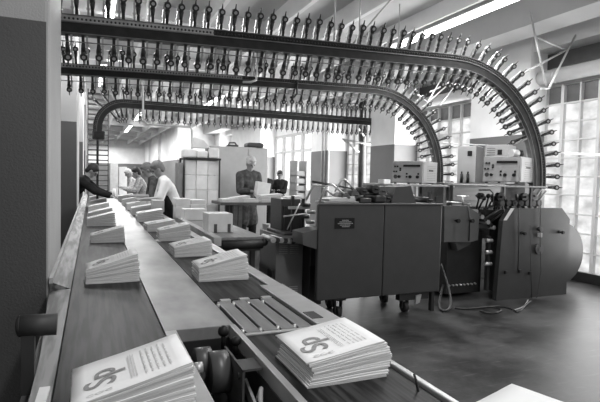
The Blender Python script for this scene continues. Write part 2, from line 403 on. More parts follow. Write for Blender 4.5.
MB().ball((.5, 1.98, T+.012), .024, n=12).cyl((.5, 1.98, T-.06), (.5, 1.98, T+.01), .01).build('adjusting_knob', M['dial'], dm)
MB().ball((.53, 1.9, T-.008), .02, n=12).cyl((.53, 1.9, T-.06), (.53, 1.9, T-.01), .01).build('adjusting_knob', M['dial'], dm)
cb = MB().tube(bez((.5, 1.52, T-.08), (.56, 1.58, T+.0), (.42, 1.42, T-.06), (.5, 1.2, T-.2), 14), .008)
tag(cb.build('cable', M['paint_light']), 'short white curved cable in the black recess beside the right belt', 'cable')

# handle bar at the left end
hb = thing('end_roller', 'dark horizontal roller on a post at the lower left edge of the picture', 'roller', (-.35, 1.75, 0))
a = AY(20, 326, 1.75); c = AY(57, 324, 1.75)
MB().cyl(a, (c.x, 1.75, c.z), .034, n=22).build('roller_bar', M['rubber'], hb)
a2 = AY(27, 330, 1.75)
MB().box((a2.x-.015, 1.73, 0), (a2.x+.022, 1.77, a2.z)).build('post', M['black'], hb)
MB().ball((a.x, 1.75, a.z), .034, (.4, 1, 1), n=16).build('end_cap', M['black'], hb)

# ------------------------------------------------------------------ newspapers
def text_mesh(s, size, name='lettering'):
    cu = bpy.data.curves.new('t', 'FONT'); cu.body = s; cu.size = size; cu.extrude = 0.0002; cu.offset = size*.012
    o = bpy.data.objects.new('t', cu); COL.objects.link(o)
    bpy.context.view_layer.update()
    me = bpy.data.meshes.new_from_object(o.evaluated_get(bpy.context.evaluated_depsgraph_get()))
    bpy.data.objects.remove(o); me.name = name
    return me
big = text_mesh('Sp', .112, 'masthead'); big.materials.clear(); big.materials.append(M['ink'])
sub = text_mesh('coc', .045, 'subtitle'); sub.materials.clear(); sub.materials.append(M['ink_light'])
def lines_mesh():
    m = MB(); rnd = random.Random(3)
    for k in range(3):
        m.mi = 0; m.box((.148+k*.007, .02, 0), (.150+k*.007, .185, .0003))
    for k in range(5):
        m.mi = 1 if k % 3 else 0
        x = .185+k*.016; y = .02
        while y < .19:
            l = rnd.uniform(.012, .04); m.box((x, y, 0), (x+.004, min(y+l, .195), .0003)); y += l+.008
    return m.mesh('print_lines', [M['ink_light'], M['ink_light']])
LINES = lines_mesh()
def paper_mesh(w, d, tl, tr, seed, n=9):
    rnd = random.Random(seed); bm = bmesh.new(); ny = 4
    top = []; bot = []
    for i in range(n+1):
        u = i/n; rt = []; rb = []
        for j in range(ny+1):
            v = j/ny; x = w*u; y = d*v
            t = tl+(tr-tl)*u
            e = .0012*math.sin(6*u+seed)+.001*math.sin(5*v+seed*2)
            if i == n: t *= .85; x -= .001
            rt.append(bm.verts.new((x, y+rnd.uniform(-.0006, .0006), t*.93+e)))
            rb.append(bm.verts.new((x, y, (t*.08 if i == n else 0)+e*.8+t*.02)))
        top.append(rt); bot.append(rb)
    for i in range(n):
        for j in range(ny):
            f = bm.faces.new((top[i][j], top[i+1][j], top[i+1][j+1], top[i][j+1])); f.smooth = True
            bm.faces.new((bot[i][j], bot[i][j+1], bot[i+1][j+1], bot[i+1][j]))
        bm.faces.new((bot[i][0], bot[i+1][0], top[i+1][0], top[i][0])); bm.faces.new((bot[i+1][ny], bot[i][ny], top[i][ny], top[i+1][ny]))
    for j in range(ny):
        bm.faces.new((bot[0][j+1], bot[0][j], top[0][j], top[0][j+1])); bm.faces.new((bot[n][j], bot[n][j+1], top[n][j+1], top[n][j]))
    me = bpy.data.meshes.new('newspaper'); bm.to_mesh(me); bm.free(); me.materials.append(M['paper']); return me
SEED = [0]
def stack(x, y, z, w, d, hl, hr, n, rz, label, detail=2, fan=1.0, group='newspaper stacks on the packing conveyor', back=0.0):
    SEED[0] += 1; sd = SEED[0]; rnd = random.Random(sd*13)
    t = thing('newspaper_stack', label, 'newspapers', (x, y, z), group=group, world=False, rz=rz)
    mes = [paper_mesh(w, d, hl/n, hr/n, sd+k*7) for k in range(3)]
    gap = 0
    for i in range(n):
        o = link('newspaper', mes[i % 3], t)
        zl = hl*i/n; ang = math.atan2((hr-hl)*i/n, w)
        bend = rnd.uniform(-.009, .009)*fan; dz = 0
        k = 1 if i < n-1 else 0
        o.location = (rnd.uniform(-.003, .003)*fan - .06*back*math.sin(i/n*PI), rnd.uniform(-.0025, .0025)*fan+(.012*(i/n-.5) if fan > .5 else 0), zl+.0005)
        o.rotation_euler = (0, -ang, bend)
        if i == n-1: o.location.x = 0; top = o
    tl = hl/n; tr = hr/n; sl = math.atan2((tr-tl)*.93, w)
    if detail:
        def on(me, px, py, rot, nm, mm=None):
            q = link(nm, me, top); q.location = (px, py, tl*.93+(tr-tl)*.93*px/w+.0024); q.rotation_euler = (0, -sl, 0)
            if rot: q.rotation_euler = Matrix.Rotation(-sl, 3, 'Y').to_4x4().to_euler() if False else (Matrix.Rotation(-sl, 4, 'Y') @ Matrix.Rotation(rot, 4, 'Z')).to_euler()
            return q
        s = d/.25
        q = on(big, .112, .06, PI/2, 'masthead'); q.scale = (s, s, 1)
        if detail > 1:
            q = on(sub, .135, .012, .0, 'subtitle'); q.location = (.035, .018, tl*.93+(tr-tl)*.93*.035/w+.0024); q.scale = (s, s*.6, 1)
            q = on(LINES, 0, .02, 0, 'print_lines'); q.scale = (w/.3, s, 1)
    return t
# left belt row
stack(-.045, 1.30, T, .305, .26, .075, .155, 16, .02, 'nearest newspaper stack on the left belt, cut by the bottom edge of the picture')
stack(-.03, 3.12, T, .30, .24, .08, .17, 13, 0, 'second newspaper stack on the left belt, steeply sloping top, next behind the nearest one')
stack(-.01, 4.93, T, .30, .25, .065, .145, 10, 0, 'third newspaper stack on the left belt, alone halfway along')
ldet = ['fourth newspaper stack on the left belt, front of the close far group', 'fifth newspaper stack on the left belt, just behind the front one of the far group',
        'sixth newspaper stack on the left belt', 'seventh newspaper stack on the left belt', 'farthest newspaper stack on the left belt, at the dark-clothed worker\'s hand']
for i, yy in enumerate((6.45, 7.35, 8.7, 10.2, 12.0)):
    stack(-.05, yy, T, .32, .27, .09, .17, 7, rz=random.uniform(-.03, .03), label=ldet[i], detail=1 if i < 2 else 0)
# right belt row
stack(.615, 1.384, T, .285, .29, .075, .118, 16, -.0, 'nearest newspaper stack on the right belt, large with fanned left corner, at the bottom middle', back=-.35)
stack(.60, 3.0, T, .31, .27, .085, .16, 13, -.03, 'second newspaper stack on the right belt, just before the slatted transfer section')
stack(.595, 3.95, T, .30, .27, .075, .13, 11, .02, 'third newspaper stack on the right belt, near the end of the side table')
stack(.60, 4.93, T, .30, .27, .1, .165, 11, -.02, 'fourth newspaper stack on the right belt, with a loose sheet poking out below')
stack(.57, 5.75, T, .31, .27, .08, .13, 8, .06, 'fifth newspaper stack on the right belt, half hidden behind the one with the loose sheet')
rdet = ['sixth newspaper stack on the right belt, in front of the small bin', 'seventh newspaper stack on the right belt, under the white-shirted man\'s hands',
        'eighth newspaper stack on the right belt, left of the white shirt man\'s hands', 'ninth newspaper stack on the right belt, among the far workers', 'farthest newspaper stack on the right belt']
for i, yy in enumerate((6.95, 8.1, 9.2, 10.6, 12.2)):
    stack(.56, yy, T, .34, .3, .11, .17, 7, rz=random.uniform(-.04, .06), label=rdet[i], detail=1 if i < 1 else 0)
# loose sheet under the fourth stack
lsx = MB().prism([(.53, 4.98), (.60, 4.90), (.66, 4.95), (.60, 5.06)], T+.001, T+.004, axis='Z')
tag(lsx.build('loose_sheet', M['paper']), 'crumpled loose sheet on the steel strip beside the fourth stack of the right belt', 'paper')
# corner of paper at the bottom right on its stand
pc = AZ(512, 384, .6)
stand = thing('side_stand', 'low stand under the newspaper stack at the bottom right, hidden by it', 'stand', (pc.x-.1, pc.y-.3, 0))
MB().box((pc.x-.36, pc.y-.30, .50), (pc.x-.06, pc.y-.06, .52)).build('stand_top', M['steel'], stand)
for dx, dy in ((-.34, -.28), (-.08, -.28), (-.34, -.08), (-.08, -.08)): MB().box((pc.x+dx-.01, pc.y+dy-.01, 0), (pc.x+dx+.01, pc.y+dy+.01, .50)).build('leg', M['steel'], stand)
rz = R(17)
t = stack(0, 0, .521, .4, .32, .075, .08, 12, rz, 'pale newspaper corner poking in at the bottom right edge of the picture', detail=0, group='newspapers beside the conveyor', fan=.3)
# put its back-right corner at pc
off = Matrix.Rotation(rz, 3, 'Z') @ Vector((.4, .32, 0)); t.location = (pc.x-off.x, pc.y-off.y, .521)
gl_ = thing('belt_end_hook', 'small dark curved hook beside the right belt rail at the bottom', 'hook', (1.0, 1.3, T-.1))
hp = AZ(414, 374, .9); hq = AZ(421, 387, .86)
MB().tube(bez(hp, (hp.x-.005, hp.y-.03, .88), (hq.x-.01, hq.y+.02, .86), (hq.x-.005, hq.y-.03, .80), 8), .004).build('hook_bar', M['black'], gl_)
MB().box((.98, hq.y-.05, .79), (hq.x+.0, hq.y-.02, .81)).build('bracket', M['black'], gl_)

# ------------------------------------------------------------------ overhead gripper tracks
def gripper_mesh():
    m = MB()   # along +Z from the rail, dark jaw and pale rod side by side
    m.mi = 1
    m.box((-.022, -.012, -.02), (-.010, .004, .105))
    m.box((-.026, -.014, .05), (-.006, .006, .062))
    m.cyl((-.016, -.004, .105), (-.016, -.004, .15), .0055, .003, n=6)
    m.mi = 0
    m.box((-.002, -.01, -.02), (.016, .01, .05))
    m.cyl((.007, 0, .05), (.007, 0, .10), .010, .016, n=8)
    m.cyl((.007, 0, .10), (.007, 0, .155), .016, .006, n=8)
    m.cyl((.007, -.013, .132), (.007, .013, .132), .022, n=12)
    m.cyl((.007, 0, .155), (.007, 0, .185), .006, .003, n=6)
    m.mi = 1
    m.cyl((.007, -.0145, .132), (.007, -.012, .132), .011, n=8)
    m.box((-.012, -.006, .085), (.01, .006, .092))
    return m.mesh('gripper', [M['grip_dark'], M['grip_light']])
GR = gripper_mesh()
def path_sampler(pts):
    pts = [Vector(p) for p in pts]; L = [0]
    for a, b in zip(pts, pts[1:]): L.append(L[-1]+(b-a).length)
    def at(s):
        s = max(0, min(L[-1], s))
        for i in range(len(pts)-1):
            if s <= L[i+1]+1e-9:
                t = (s-L[i])/(L[i+1]-L[i]); return pts[i].lerp(pts[i+1], t), (pts[i+1]-pts[i]).normalized()
        return pts[-1], (pts[-1]-pts[-2]).normalized()
    return at, L[-1]
def sweep(m, at, L, n0, n1, y0, y1, s0=0, s1=None, step=.06):
    s1 = L if s1 is None else s1
    N = max(2, int((s1-s0)/step)); rings = []
    for i in range(N+1):
        p, t = at(s0+(s1-s0)*i/N); nn = Vector((-t.z, 0, t.x))
        rings.append([m.bm.verts.new(p+nn*a+Vector((0, b, 0))) for a, b in ((n0, y0), (n1, y0), (n1, y1), (n0, y1))])
    for a, b in zip(rings, rings[1:]):
        for k in range(4): m._face((a[k], a[(k+1) % 4], b[(k+1) % 4], b[k]))
    m._face(rings[0]); m._face(rings[-1])
def track(label, pts, hh, half, tilt, pitch, plate=0, top_len=None, gsc=1.0, rod=True, sflip=1, grange=(0, None), phase=0):
    at, L = path_sampler(pts)
    p0 = pts[0]
    t = thing('gripper_track', label, 'conveyor track', (p0[0], p0[1], p0[2]))
    m = MB(); sweep(m, at, L, -hh, hh, -half, half); m.build('rail', M['track'], t)
    m = MB(); sweep(m, at, L, hh*.15, hh*.26, -half-.012, -half); sweep(m, at, L, hh*.95, hh*1.05, -half-.012, half)
    sweep(m, at, L, -hh*1.05, -hh*.97, -half-.006, half); m.build('rail_edge', M['track_edge'], t)
    if plate:
        m = MB(); sweep(m, at, L, hh*.3, hh*.92, -half-.005, -half, 0, plate); m.build('side_plate', M['track_plate'], t)
    m = MB(); N = int(L/.035)
    for i in range(N):
        p, tt = at(i*.035); nn = Vector((-tt.z, 0, tt.x)); c = p+nn*hh*.58+Vector((0, -half-.004, 0))
        m.ball(c, .011, n=6)
    tag(m.build('chain', M['black'] if plate else M['track_edge'], t), None, None, kind='stuff')
    if rod:
        m = MB(); sweep(m, at, L, -hh-.088, -hh-.08, -half-.03, -half-.022); m.build('guide_rod', M['track_edge'], t)
    g0, g1 = grange; g1 = L if g1 is None else g1
    cnt = 0
    for side in (1, -1):
        s = g0+phase+(0 if side > 0 else pitch*.5)
        while s < g1 and cnt < 100:
            p, tt = at(s); nn = Vector((-tt.z, 0, tt.x))*side
            up = (nn*math.cos(tilt)+Vector((0, -1, 0))*math.sin(tilt)*side).normalized()
            xa = tt*side
            ya = up.cross(xa).normalized(); xa = ya.cross(up)
            mt = Matrix((xa, ya, up)).transposed().to_4x4()
            o = link('gripper', GR, t)
            k = gsc*random.uniform(.96, 1.04)
            o.matrix_basis = Matrix.Translation(p+nn*hh) @ mt @ Matrix.Rotation(random.uniform(-.06, .06), 4, 'X') @ Matrix.Diagonal((k*1.0, k*.9, k, 1))
            cnt += 1; s += pitch
    return t
def arcp(cx, cz, r, Y, a0, a1, n=14): return arc((cx, cz), r, R(a0), R(a1), n, 'XZ', Y)
T1 = [(-.4, 5, 2.80), (4.05, 5, 2.94)]+arcp(4.1, 1.50, 1.44, 5, 91, 0)+[(5.54, 5, 1.42)]
track('large overhead gripper track nearest the camera, bending down at the round drum', T1, .078, .06, R(28), .131, 1.5, gsc=1.5)
T2 = [(-.45, 6.6, 2.70), (3.9, 6.6, 2.83)]+arcp(3.9, 1.59, 1.24, 6.6, 90, 0)+[(5.14, 6.6, 1.15)]
track('second overhead gripper track behind the large one, bending down behind the smaller control box', T2, .06, .055, R(26), .131, 2.3, gsc=1.4)
T3 = [(.10, 11, 2.18), (.10, 11, 2.4)]+arcp(.62, 2.40, .52, 11, 178, 92, 12)+[(6.7, 11, 2.92)]
t3 = track('rear overhead gripper track before the far piers, drooping at its left end', T3, .085, .055, R(5), .132, gsc=1.6, rod=False, grange=(.62, None))
MB().box((.08, 10.97, T*0), (.125, 11.03, 2.3)).build('drop_post', M['track'], t3)
MB().box((.0, 10.93, 2.16), (.24, 11.07, 2.34), bevel=.03).build('end_housing', M['track'], t3)

# hangers: rods and braces carrying the tracks
def rods(name, label, cat, segs, r=.012, loc=None, mt='rod'):
    t = thing(name, label, cat, loc or segs[0][1])
    for a, b in segs: MB().cyl(a, b, r, n=8).build('rod', M[mt], t)
    return t
def P3(x, y, Y): return tuple(AY(x, y, Y))
def ceil_at(x, Y): return (x, Y, ZC)
for i, (px, lab) in enumerate(((333, 'thin vertical rod from the ceiling to the large track, middle of the run'), (358, 'vertical hanger rod on the large track just left of the bright lamp glow'), (397-29, None))):
    if lab is None: continue
    p = AY(px, 52, 5.12)
    rods('hanger_rod', lab, 'hanger', [((p.x, 5.1, 2.85), (p.x, 5.1, ZC))], .01, (p.x, 5.1, 2.85))
p = AY(395, 55, 5.12)
rods('hanger_brace', 'slanting brace from the large track up to the ceiling beside the vertical hangers', 'hanger', [((AY(343, 50, 5.1).x, 5.1, 2.88), (AY(395, 0, 5.1).x+.5, 5.1, ZC))], .01)
# wall brackets (V braces) holding the bends
rods('track_bracket', 'pale V-shaped tube bracket holding the large track bend against the window wall', 'bracket',
     [(P3(546, 86, 5.15), P3(530, 12, 5.3)), (P3(549, 88, 5.1), P3(582, 22, 5.5)), (P3(549, 88, 5.1), P3(541, 89, 5.08)), (P3(522, 74, 5.1), P3(566, 50, 5.35)), (P3(538, 38, 5.25), P3(566, 50, 5.35))], .014)
rods('track_bracket', 'pale V-shaped tube bracket holding the second track bend', 'bracket',
     [(P3(428, 102, 6.75), P3(444, 74, 6.9)), (P3(428, 102, 6.75), P3(456, 78, 7.0)), (P3(440, 106, 6.75), P3(462, 76, 7.0)), (P3(418, 95, 6.7), P3(428, 102, 6.75)), (P3(430, 92, 6.8), P3(462, 76, 7.0))], .012)
rods('cross_tie', 'thin pale horizontal tie rod behind the bends at half height', 'rod', [((5.12, 6.52, 2.1), (6.6, 6.52, 2.1))], .010)
rods('cross_tie', 'thin pale tie rod from the large bend to the window at box height', 'rod', [((5.5, 5.06, 1.92), (6.95, 5.06, 1.93))], .010)
# U and J shaped hooks
jh = MB().tube([P3(257, 45, 5.07), P3(257, 74, 5.07), P3(256, 80, 5.07), P3(251, 82, 5.07), P3(243, 82, 5.07)], .012)
tag(jh.build('pipe_hook', M['rod']), 'white J-shaped pipe hook hanging under the large track in the middle', 'hook')
uh = MB().tube([P3(297, 80, 6.54), P3(297, 94, 6.5), P3(294, 97, 6.5), P3(290, 97.5, 6.5)], .014)
tag(uh.build('pipe_hook', M['grip_dark']), 'dark J-shaped hook under the second track', 'hook')
lh = MB().tube([(AY(143, 95, 10.9).x, 10.9, ZC), P3(143, 95, 10.9), P3(143, 118, 10.9), P3(147, 124, 10.9), P3(190, 127, 10.9), P3(192, 130, 10.9), P3(192, 150, 10.9), (AY(192, 150, 10.9).x, 10.95, 0)], .022)
tag(lh.build('support_tube', M['rod']), 'bent pale tube under the left part of the rear track, above the men', 'tube')
lv = rods('rear_bracket', 'thin tube bracket carrying the rear track in front of the dark recess', 'bracket', [(P3(342, 139, 11.3), (6.95, 11.3, 2.34)), (P3(344, 140, 11.3), P3(359, 152, 11.3)), (P3(344, 108, 11.2), P3(368, 98, 11.2)), (P3(330, 90, 11.2), P3(364, 136, 11.2)), (P3(368, 98, 11.2), P3(368, 106, 11.2)), (P3(368, 98, 11.2), (AY(368, 98, 11.2).x, 11.2, ZC))], .022)
cr = MB()
for k, x in enumerate((322, 325, 329)):
    y_ = AX(x, 150, 6.27).y; cr.cyl((6.27, y_, 0), (6.27, y_, ZC), .018, n=8)
tag(cr.build('conduit', M['rod']), 'three thin vertical conduits on the pale pier behind the rear track', 'conduit')
# dark folded awning shape and dark recess panel behind rear track
aw = MB().prism([(AY(337, 105, 12.6).x, AY(337, 105, 12.6).z), (AY(377, 97, 12.6).x, AY(377, 97, 12.6).z), (AY(377, 112, 12.6).x, AY(377, 112, 12.6).z), (AY(352, 109, 12.6).x, AY(352, 109, 12.6).z)], 12.6, 13.0)
tag(aw.build('ventilation_hood', M['paint_grey']), 'grey wedge-shaped hood above the rear track at the recess', 'hood')
pp = MB().cyl(P3(362.5, 200, 11.9)[:2]+(0,), P3(362.5, 97, 11.9)[:2]+(3.7,), .1, n=16)
tag(pp.build('drain_pipe', M['black']), 'dark vertical pipe between the two rear piers', 'pipe')

# ------------------------------------------------------------------ big machine cabinet
YM = 4.6
mc = thing('inserting_machine', 'large dark grey machine cabinet with a small black nameplate, standing on castors in the middle', 'machine', (3.2, 5.6, 0))
ZB = .232
MB().box((2.125, YM, ZB), (2.903, YM+.06, 1.225), bevel=.012).build('side_panel', M['paint_dark'], mc)
MB().box((2.909, YM, ZB), (3.668, YM+.06, 1.222), bevel=.012).build('side_panel', M['paint_dark'], mc)
MB().box((2.45, YM+.06, ZB+.02), (3.6, 5.25, 1.22)).build('inner_body', M['black'], mc)
MB().prism([(2.115, YM-.01), (3.678, YM-.01), (3.678, 5.26), (2.44, 5.26)], 1.222, 1.236, axis='Z').build('top_plate', M['paint_mid'], mc)
np_ = MB().box((2.312, YM-.008, .975), (2.538, YM-.0005, 1.087)).build('nameplate', M['dial'], mc)
ln = MB(); rnd = random.Random(5)
for k, (x0, x1) in enumerate(((.08, .155), (.05, .185), (.03, .205), (.055, .175), (.08, .165))):
    x = x0
    while x < x1:
        l = rnd.uniform(.008, .018); ln.box((2.312+x, YM-.011, 1.058-k*.0165), (2.312+min(x+l, x1), YM-.008, 1.067-k*.0165)); x += l+.004
tag(ln.build('nameplate_text', M['paint_light'], np_), None, None, kind='stuff')
for cx_, cy_ in ((3.28, YM+.12), (2.45, YM+.15), (3.28, 5.15), (2.55, 5.15)):
    w_ = MB().box((cx_-.07, cy_-.05, .19), (cx_+.07, cy_+.05, .233)).box((cx_-.045, cy_-.02, .05), (cx_-.03, cy_+.03, .2)).box((cx_+.03, cy_-.02, .05), (cx_+.045, cy_+.03, .2)).build('castor_fork', M['black'], mc)
    MB().cyl((cx_-.024, cy_, .06), (cx_+.024, cy_, .06), .06, n=20).build('castor_wheel', M['rubber'], w_)
MB().box((3.16, YM+.04, .15), (3.55, YM+.12, .233)).build('chassis', M['black'], mc)
MB().box((3.6, YM+.05, 0), (3.64, YM+.1, .24)).build('support_leg', M['black'], mc)
MB().prism([(3.37, .2), (3.44, .21), (3.42, .12), (3.36, .1)], YM+.02, YM+.04).build('foot_pedal', M['steel'], mc)
pt = MB().prism([(AY(391, 203, 4.75).x, 1.235), (AY(396, 187, 4.75).x, AY(396, 187, 4.75).z), (AY(411, 186, 4.75).x, AY(411, 186, 4.75).z), (AY(416, 203, 4.75).x, 1.235)], 4.75, 5.1)
pt.build('sloped_housing', M['paint_dark'], mc)
MB().box((2.24, 4.72, 1.236), (2.66, 4.95, 1.25), bevel=.004).build('feed_table', M['steel'], mc)
tr = MB()
for dy in (0, .35):
    MB().tube([(2.22, 4.8+dy, 1.24), (2.3, 4.8+dy, 1.41), (2.37, 4.8+dy, 1.43), (2.6, 4.8+dy, 1.27)], .013).build('feed_frame', M['steel'], mc)
MB().cyl((2.3, 4.8, 1.41), (2.3, 5.15, 1.41), .011).build('feed_frame', M['steel'], mc)
MB().tube([P3(312, 181.5, 4.9), P3(350, 188, 4.9), P3(382, 194, 4.9), P3(396, 194.5, 4.9)], .012).build('long_lever', M['paint_mid'], mc)
for k, (x, y, r_) in enumerate(((352, 195, .05), (360, 191, .04), (372, 189, .046), (379, 191, .055), (384, 198, .046), (425, 200, .036), (343, 197, .046))):
    p = AY(x, y, 4.85); MB().cyl((p.x, 4.77, p.z), (p.x, 5.0, p.z), r_, n=18).cyl((p.x, 4.7, p.z), (p.x, 5.05, p.z), .012, n=8).build('roller', M['black'] if k % 3 else M['paint_mid'], mc)
for k, x in enumerate((346, 357, 366, 388, 421, 430, 437)):
    p = AY(x, 196, 4.95); MB().box((p.x-.012, 4.95, 1.2), (p.x+.012, 4.98, 1.30+.03*(k % 3))).build('bracket', M['black'], mc)
MB().cyl((2.35, 5.05, 1.28), (3.6, 5.05, 1.31), .011).build('cross_shaft', M['bright'], mc)
MB().cyl((2.85, 4.9, 1.34), (3.28, 4.9, 1.34), .012).build('cross_shaft', M['bright'], mc)
MB().box((2.68, 5.08, 1.236), (3.1, 5.24, 1.37), bevel=.01).build('gear_housing', M['paint_dark'], mc)
MB().box((2.66, 4.7, 1.236), (2.8, 5.0, 1.29), bevel=.01).build('gear_housing', M['black'], mc)
MB().box((2.86, 4.72, 1.236), (3.0, 5.0, 1.32), bevel=.02).build('gear_housing', M['black'], mc)
MB().tube([P3(335, 192, 4.8), P3(341, 180, 4.8), P3(345, 179.5, 4.8), P3(356, 191, 4.8)], .012).build('feed_arm', M['bright'], mc)
fs = AY(328, 202, 4.75)
stack(fs.x, 4.72, 1.251, .31, .26, .02, .055, 4, .0, 'thin white newspaper pile lying on top of the big machine cabinet', detail=0, group='newspapers beside the conveyor')
def pb(m, x0, y0, x1, y1, Y, d, bevel=0):      # box whose front face spans these picture corners in the plane Y
    a = AY(x0, y1, Y); b_ = AY(x1, y0, Y); m.box((a.x, Y, a.z), (b_.x, Y+d, b_.z), bevel); return m

# infeed unit left of the cabinet
inf = thing('infeed_unit', 'dark infeed unit with roller arm and louvred base left of the big machine cabinet', 'machine', (2.1, 5.2, 0))
MB().prism([(1.93, .0), (2.26, .0), (2.26, .78), (1.93, .84)], 5.3, 5.9).build('louvred_base', M['paint_grey'], inf)
lvm = MB()
for gx, gz in ((1.965, .62), (2.1, .62), (1.965, .12), (2.1, .12)):
    for k in range(6): lvm.box((gx, 5.288, gz+k*.022), (gx+.1, 5.3, gz+k*.022+.008))
tag(lvm.build('louvres', M['steel'], inf), None, None, kind='stuff')
MB().box((2.27, 5.12, .05), (2.43, 5.7, .86), bevel=.01).build('rear_column', M['black'], inf)
MB().box((2.275, 5.1, .5), (2.33, 5.12, .8)).build('cover_plate', M['paint_dark'], inf)
m = MB(); pb(m, 281, 199, 301, 231, 5.55, .4, .01); m.build('side_housing', M['paint_dark'], inf)
MB().box((2.02, 5.28, .78), (2.3, 5.9, .86), bevel=.01).build('carriage', M['black'], inf)
hp_ = MB().prism([(AY(302.5, 233, 4.62).x, AY(302.5, 233, 4.62).z), (AY(319, 229, 4.62).x, AY(319, 229, 4.62).z), (AY(319, 250, 4.62).x, AY(319, 250, 4.62).z), (AY(303, 245, 4.62).x, AY(303, 245, 4.62).z)], 4.62, 4.9)
hp_.build('hopper_cover', M['paint_mid'], inf)
a = AY(262, 236, 5.3); c = AY(303, 240, 5.1)
MB().box((a.x+.1, 5.05, c.z-.0), (c.x+.08, 5.4, c.z+.035), bevel=.008).build('arm_plate', M['paint_mid'], inf)
for k in range(9):
    x = a.x+.03+k*.05
    MB().cyl((x, 5.0+.01*k, a.z-.005*k-.01), (x, 5.35, a.z-.005*k-.01), .03, n=14).cyl((x, 4.98+.01*k, a.z-.005*k-.01), (x, 5.36, a.z-.005*k-.01), .012, n=8).build('arm_roller', M['rubber'] if k % 2 else M['steel'], inf)
for k, (x, y) in enumerate(((305, 205), (310, 212), (304, 217), (309, 222))):
    p = AY(x, y, 5.3); MB().cyl((p.x-.03, 5.3, p.z), (p.x+.06, 5.3, p.z), .022, n=12).build('guide_roller', M['steel'] if k % 2 else M['black'], inf)
MB().box((2.13, 5.35, .86), (2.16, 5.38, 1.28)).box((2.26, 5.35, .86), (2.29, 5.38, 1.25)).box((2.1, 5.5, .86), (2.33, 5.8, 1.15)).build('upright', M['black'], inf)
MB().box((2.08, 5.3, 1.13), (2.34, 5.34, 1.16)).cyl((2.0, 5.28, 1.05), (2.3, 5.28, 1.08), .01).cyl((2.05, 5.28, .9), (2.2, 5.28, 1.2), .008).build('linkage', M['steel'], inf)
MB().box((1.9, 5.35, .3), (1.94, 5.5, .42)).box((1.88, 5.35, .2), (1.93, 5.45, .32)).build('side_latch', M['black'], inf)

# ------------------------------------------------------------------ delivery machine on the right
dv = thing('delivery_machine', 'dark grey delivery machine with hanging cables and a round drum behind it, at the right', 'machine', (5.3, 5, 0))
Yd = 4.8
fp = [AY(496, 303, Yd), AY(503, 221, Yd), AY(511, 208.5, Yd), AY(562, 208, Yd), AY(570, 219, Yd), AY(566, 297, Yd)]
pts = [(p.x, max(p.z, .0)) for p in fp]; pts[0] = (pts[0][0], 0.0); pts[-1] = (pts[-1][0], 0.0)
MB().prism(pts, Yd, Yd+.07).build('front_panel', M['paint_dark'], dv)
MB().box((5.08, Yd+.07, 0), (5.86, 5.35, 1.1)).build('rear_body', M['black'], dv)
e0 = AY(503.5, 220, Yd); e1 = AY(511, 208.5, Yd)
MB().prism([(e0.x-.004, e0.z-.004), (e1.x-.004, e1.z+.004), (e1.x+.055, e1.z+.004), (e0.x+.05, e0.z-.004)], Yd-.004, Yd-.0005).build('corner_highlight', M['carton_white'], dv)  # highlight on the bevelled corner, laid on as a thin white sheet
MB().cyl((6.06, 5.0, .52), (6.06, 5.3, .52), .43, n=56).cyl((6.06, 4.985, .52), (6.06, 5.0, .52), .39, n=56).build('drum', M['paint_dark'], dv)
for x, y in ((521, 233), (559, 232)):
    p = AY(x, y, Yd); q = MB().cyl((p.x, Yd, p.z), (p.x, Yd-.05, p.z), .010, n=10).cyl((p.x, Yd-.05, p.z), (p.x, Yd-.075, p.z), .024, .02, n=14).cyl((p.x, Yd-.002, p.z), (p.x, Yd-.012, p.z), .022, n=14).build('knob', M['dial'], dv)
p = AY(539, 235, Yd); MB().box((p.x-.035, Yd-.03, p.z-.03), (p.x+.03, Yd, p.z+.03), bevel=.006).build('switch_plate', M['paint_light'], dv)
p = AY(539, 229, Yd); MB().cyl((p.x, Yd, p.z), (p.x, Yd-.045, p.z), .03, n=18).build('emergency_button', M['paint_mid'], dv)
p = AY(538, 249, Yd); MB().cyl((p.x, Yd, p.z), (p.x, Yd-.03, p.z), .068, n=30).cyl((p.x, Yd-.03, p.z), (p.x, Yd-.036, p.z), .03, n=20).build('round_cover', M['paint_mid'], dv)
MB().tube([AY(541, 200, Yd-.03), AY(540, 230, Yd-.03), AY(541, 270, Yd-.03), AY(537, 297, Yd-.03), AY(531, 305, Yd-.06)], .005).tube([AY(519, 208, Yd-.03), AY(519, 240, Yd-.02), AY(518, 270, Yd-.02)], .006).tube([AY(530, 225, Yd-.03), AY(531, 270, Yd-.03), AY(532, 303, Yd-.03)], .004).build('wiring', M['rubber'], dv)
for x, y in ((519, 271), (529, 273), (505, 272)):
    p = AY(x, y, Yd); MB().box((p.x-.02, Yd-.03, p.z-.02), (p.x+.02, Yd, p.z+.02), bevel=.004).build('socket', M['black'], dv)
# dark body behind panel and between machines
MB().box((4.18, 5.12, .04), (4.75, 5.75, .86), bevel=.01).build('inner_body', M['black'], dv)
MB().prism([(4.16, .86), (4.45, .86), (4.45, .70), (4.25, .62)], 5.0, 5.25).build('chute', M['paint_mid'], dv)
for k in range(7):
    x = 4.48+.05*k; z = 1.12-.035*k
    MB().cyl((x, 4.95, z), (x, 5.5, z), .028, n=14).build('press_roller', M['black'] if k % 2 else M['steel'], dv)
for k in range(6):
    x = 4.62+.075*k; MB().cyl((x, 5.12+.05*(k % 2), 1.12), (x+.03, 5.1, 1.30-.03*(k % 2)), .012, n=8).ball((x+.03, 5.1, 1.31-.03*(k % 2)), .032, n=10).build('adjuster', M['black'], dv)
for k in range(8):
    MB().cyl((4.22+.06*k, 5.09, .16), (4.22+.06*k, 5.13, .16), .012, n=8).build('bolt', M['steel'], dv)
MB().box((4.69, 4.95, .1), (4.73, 5.0, .8)).box((4.2, 5.0, .9), (4.8, 5.04, .95)).box((4.3, 5.45, .7), (5.5, 5.5, 1.15)).build('frame', M['paint_dark'], dv)
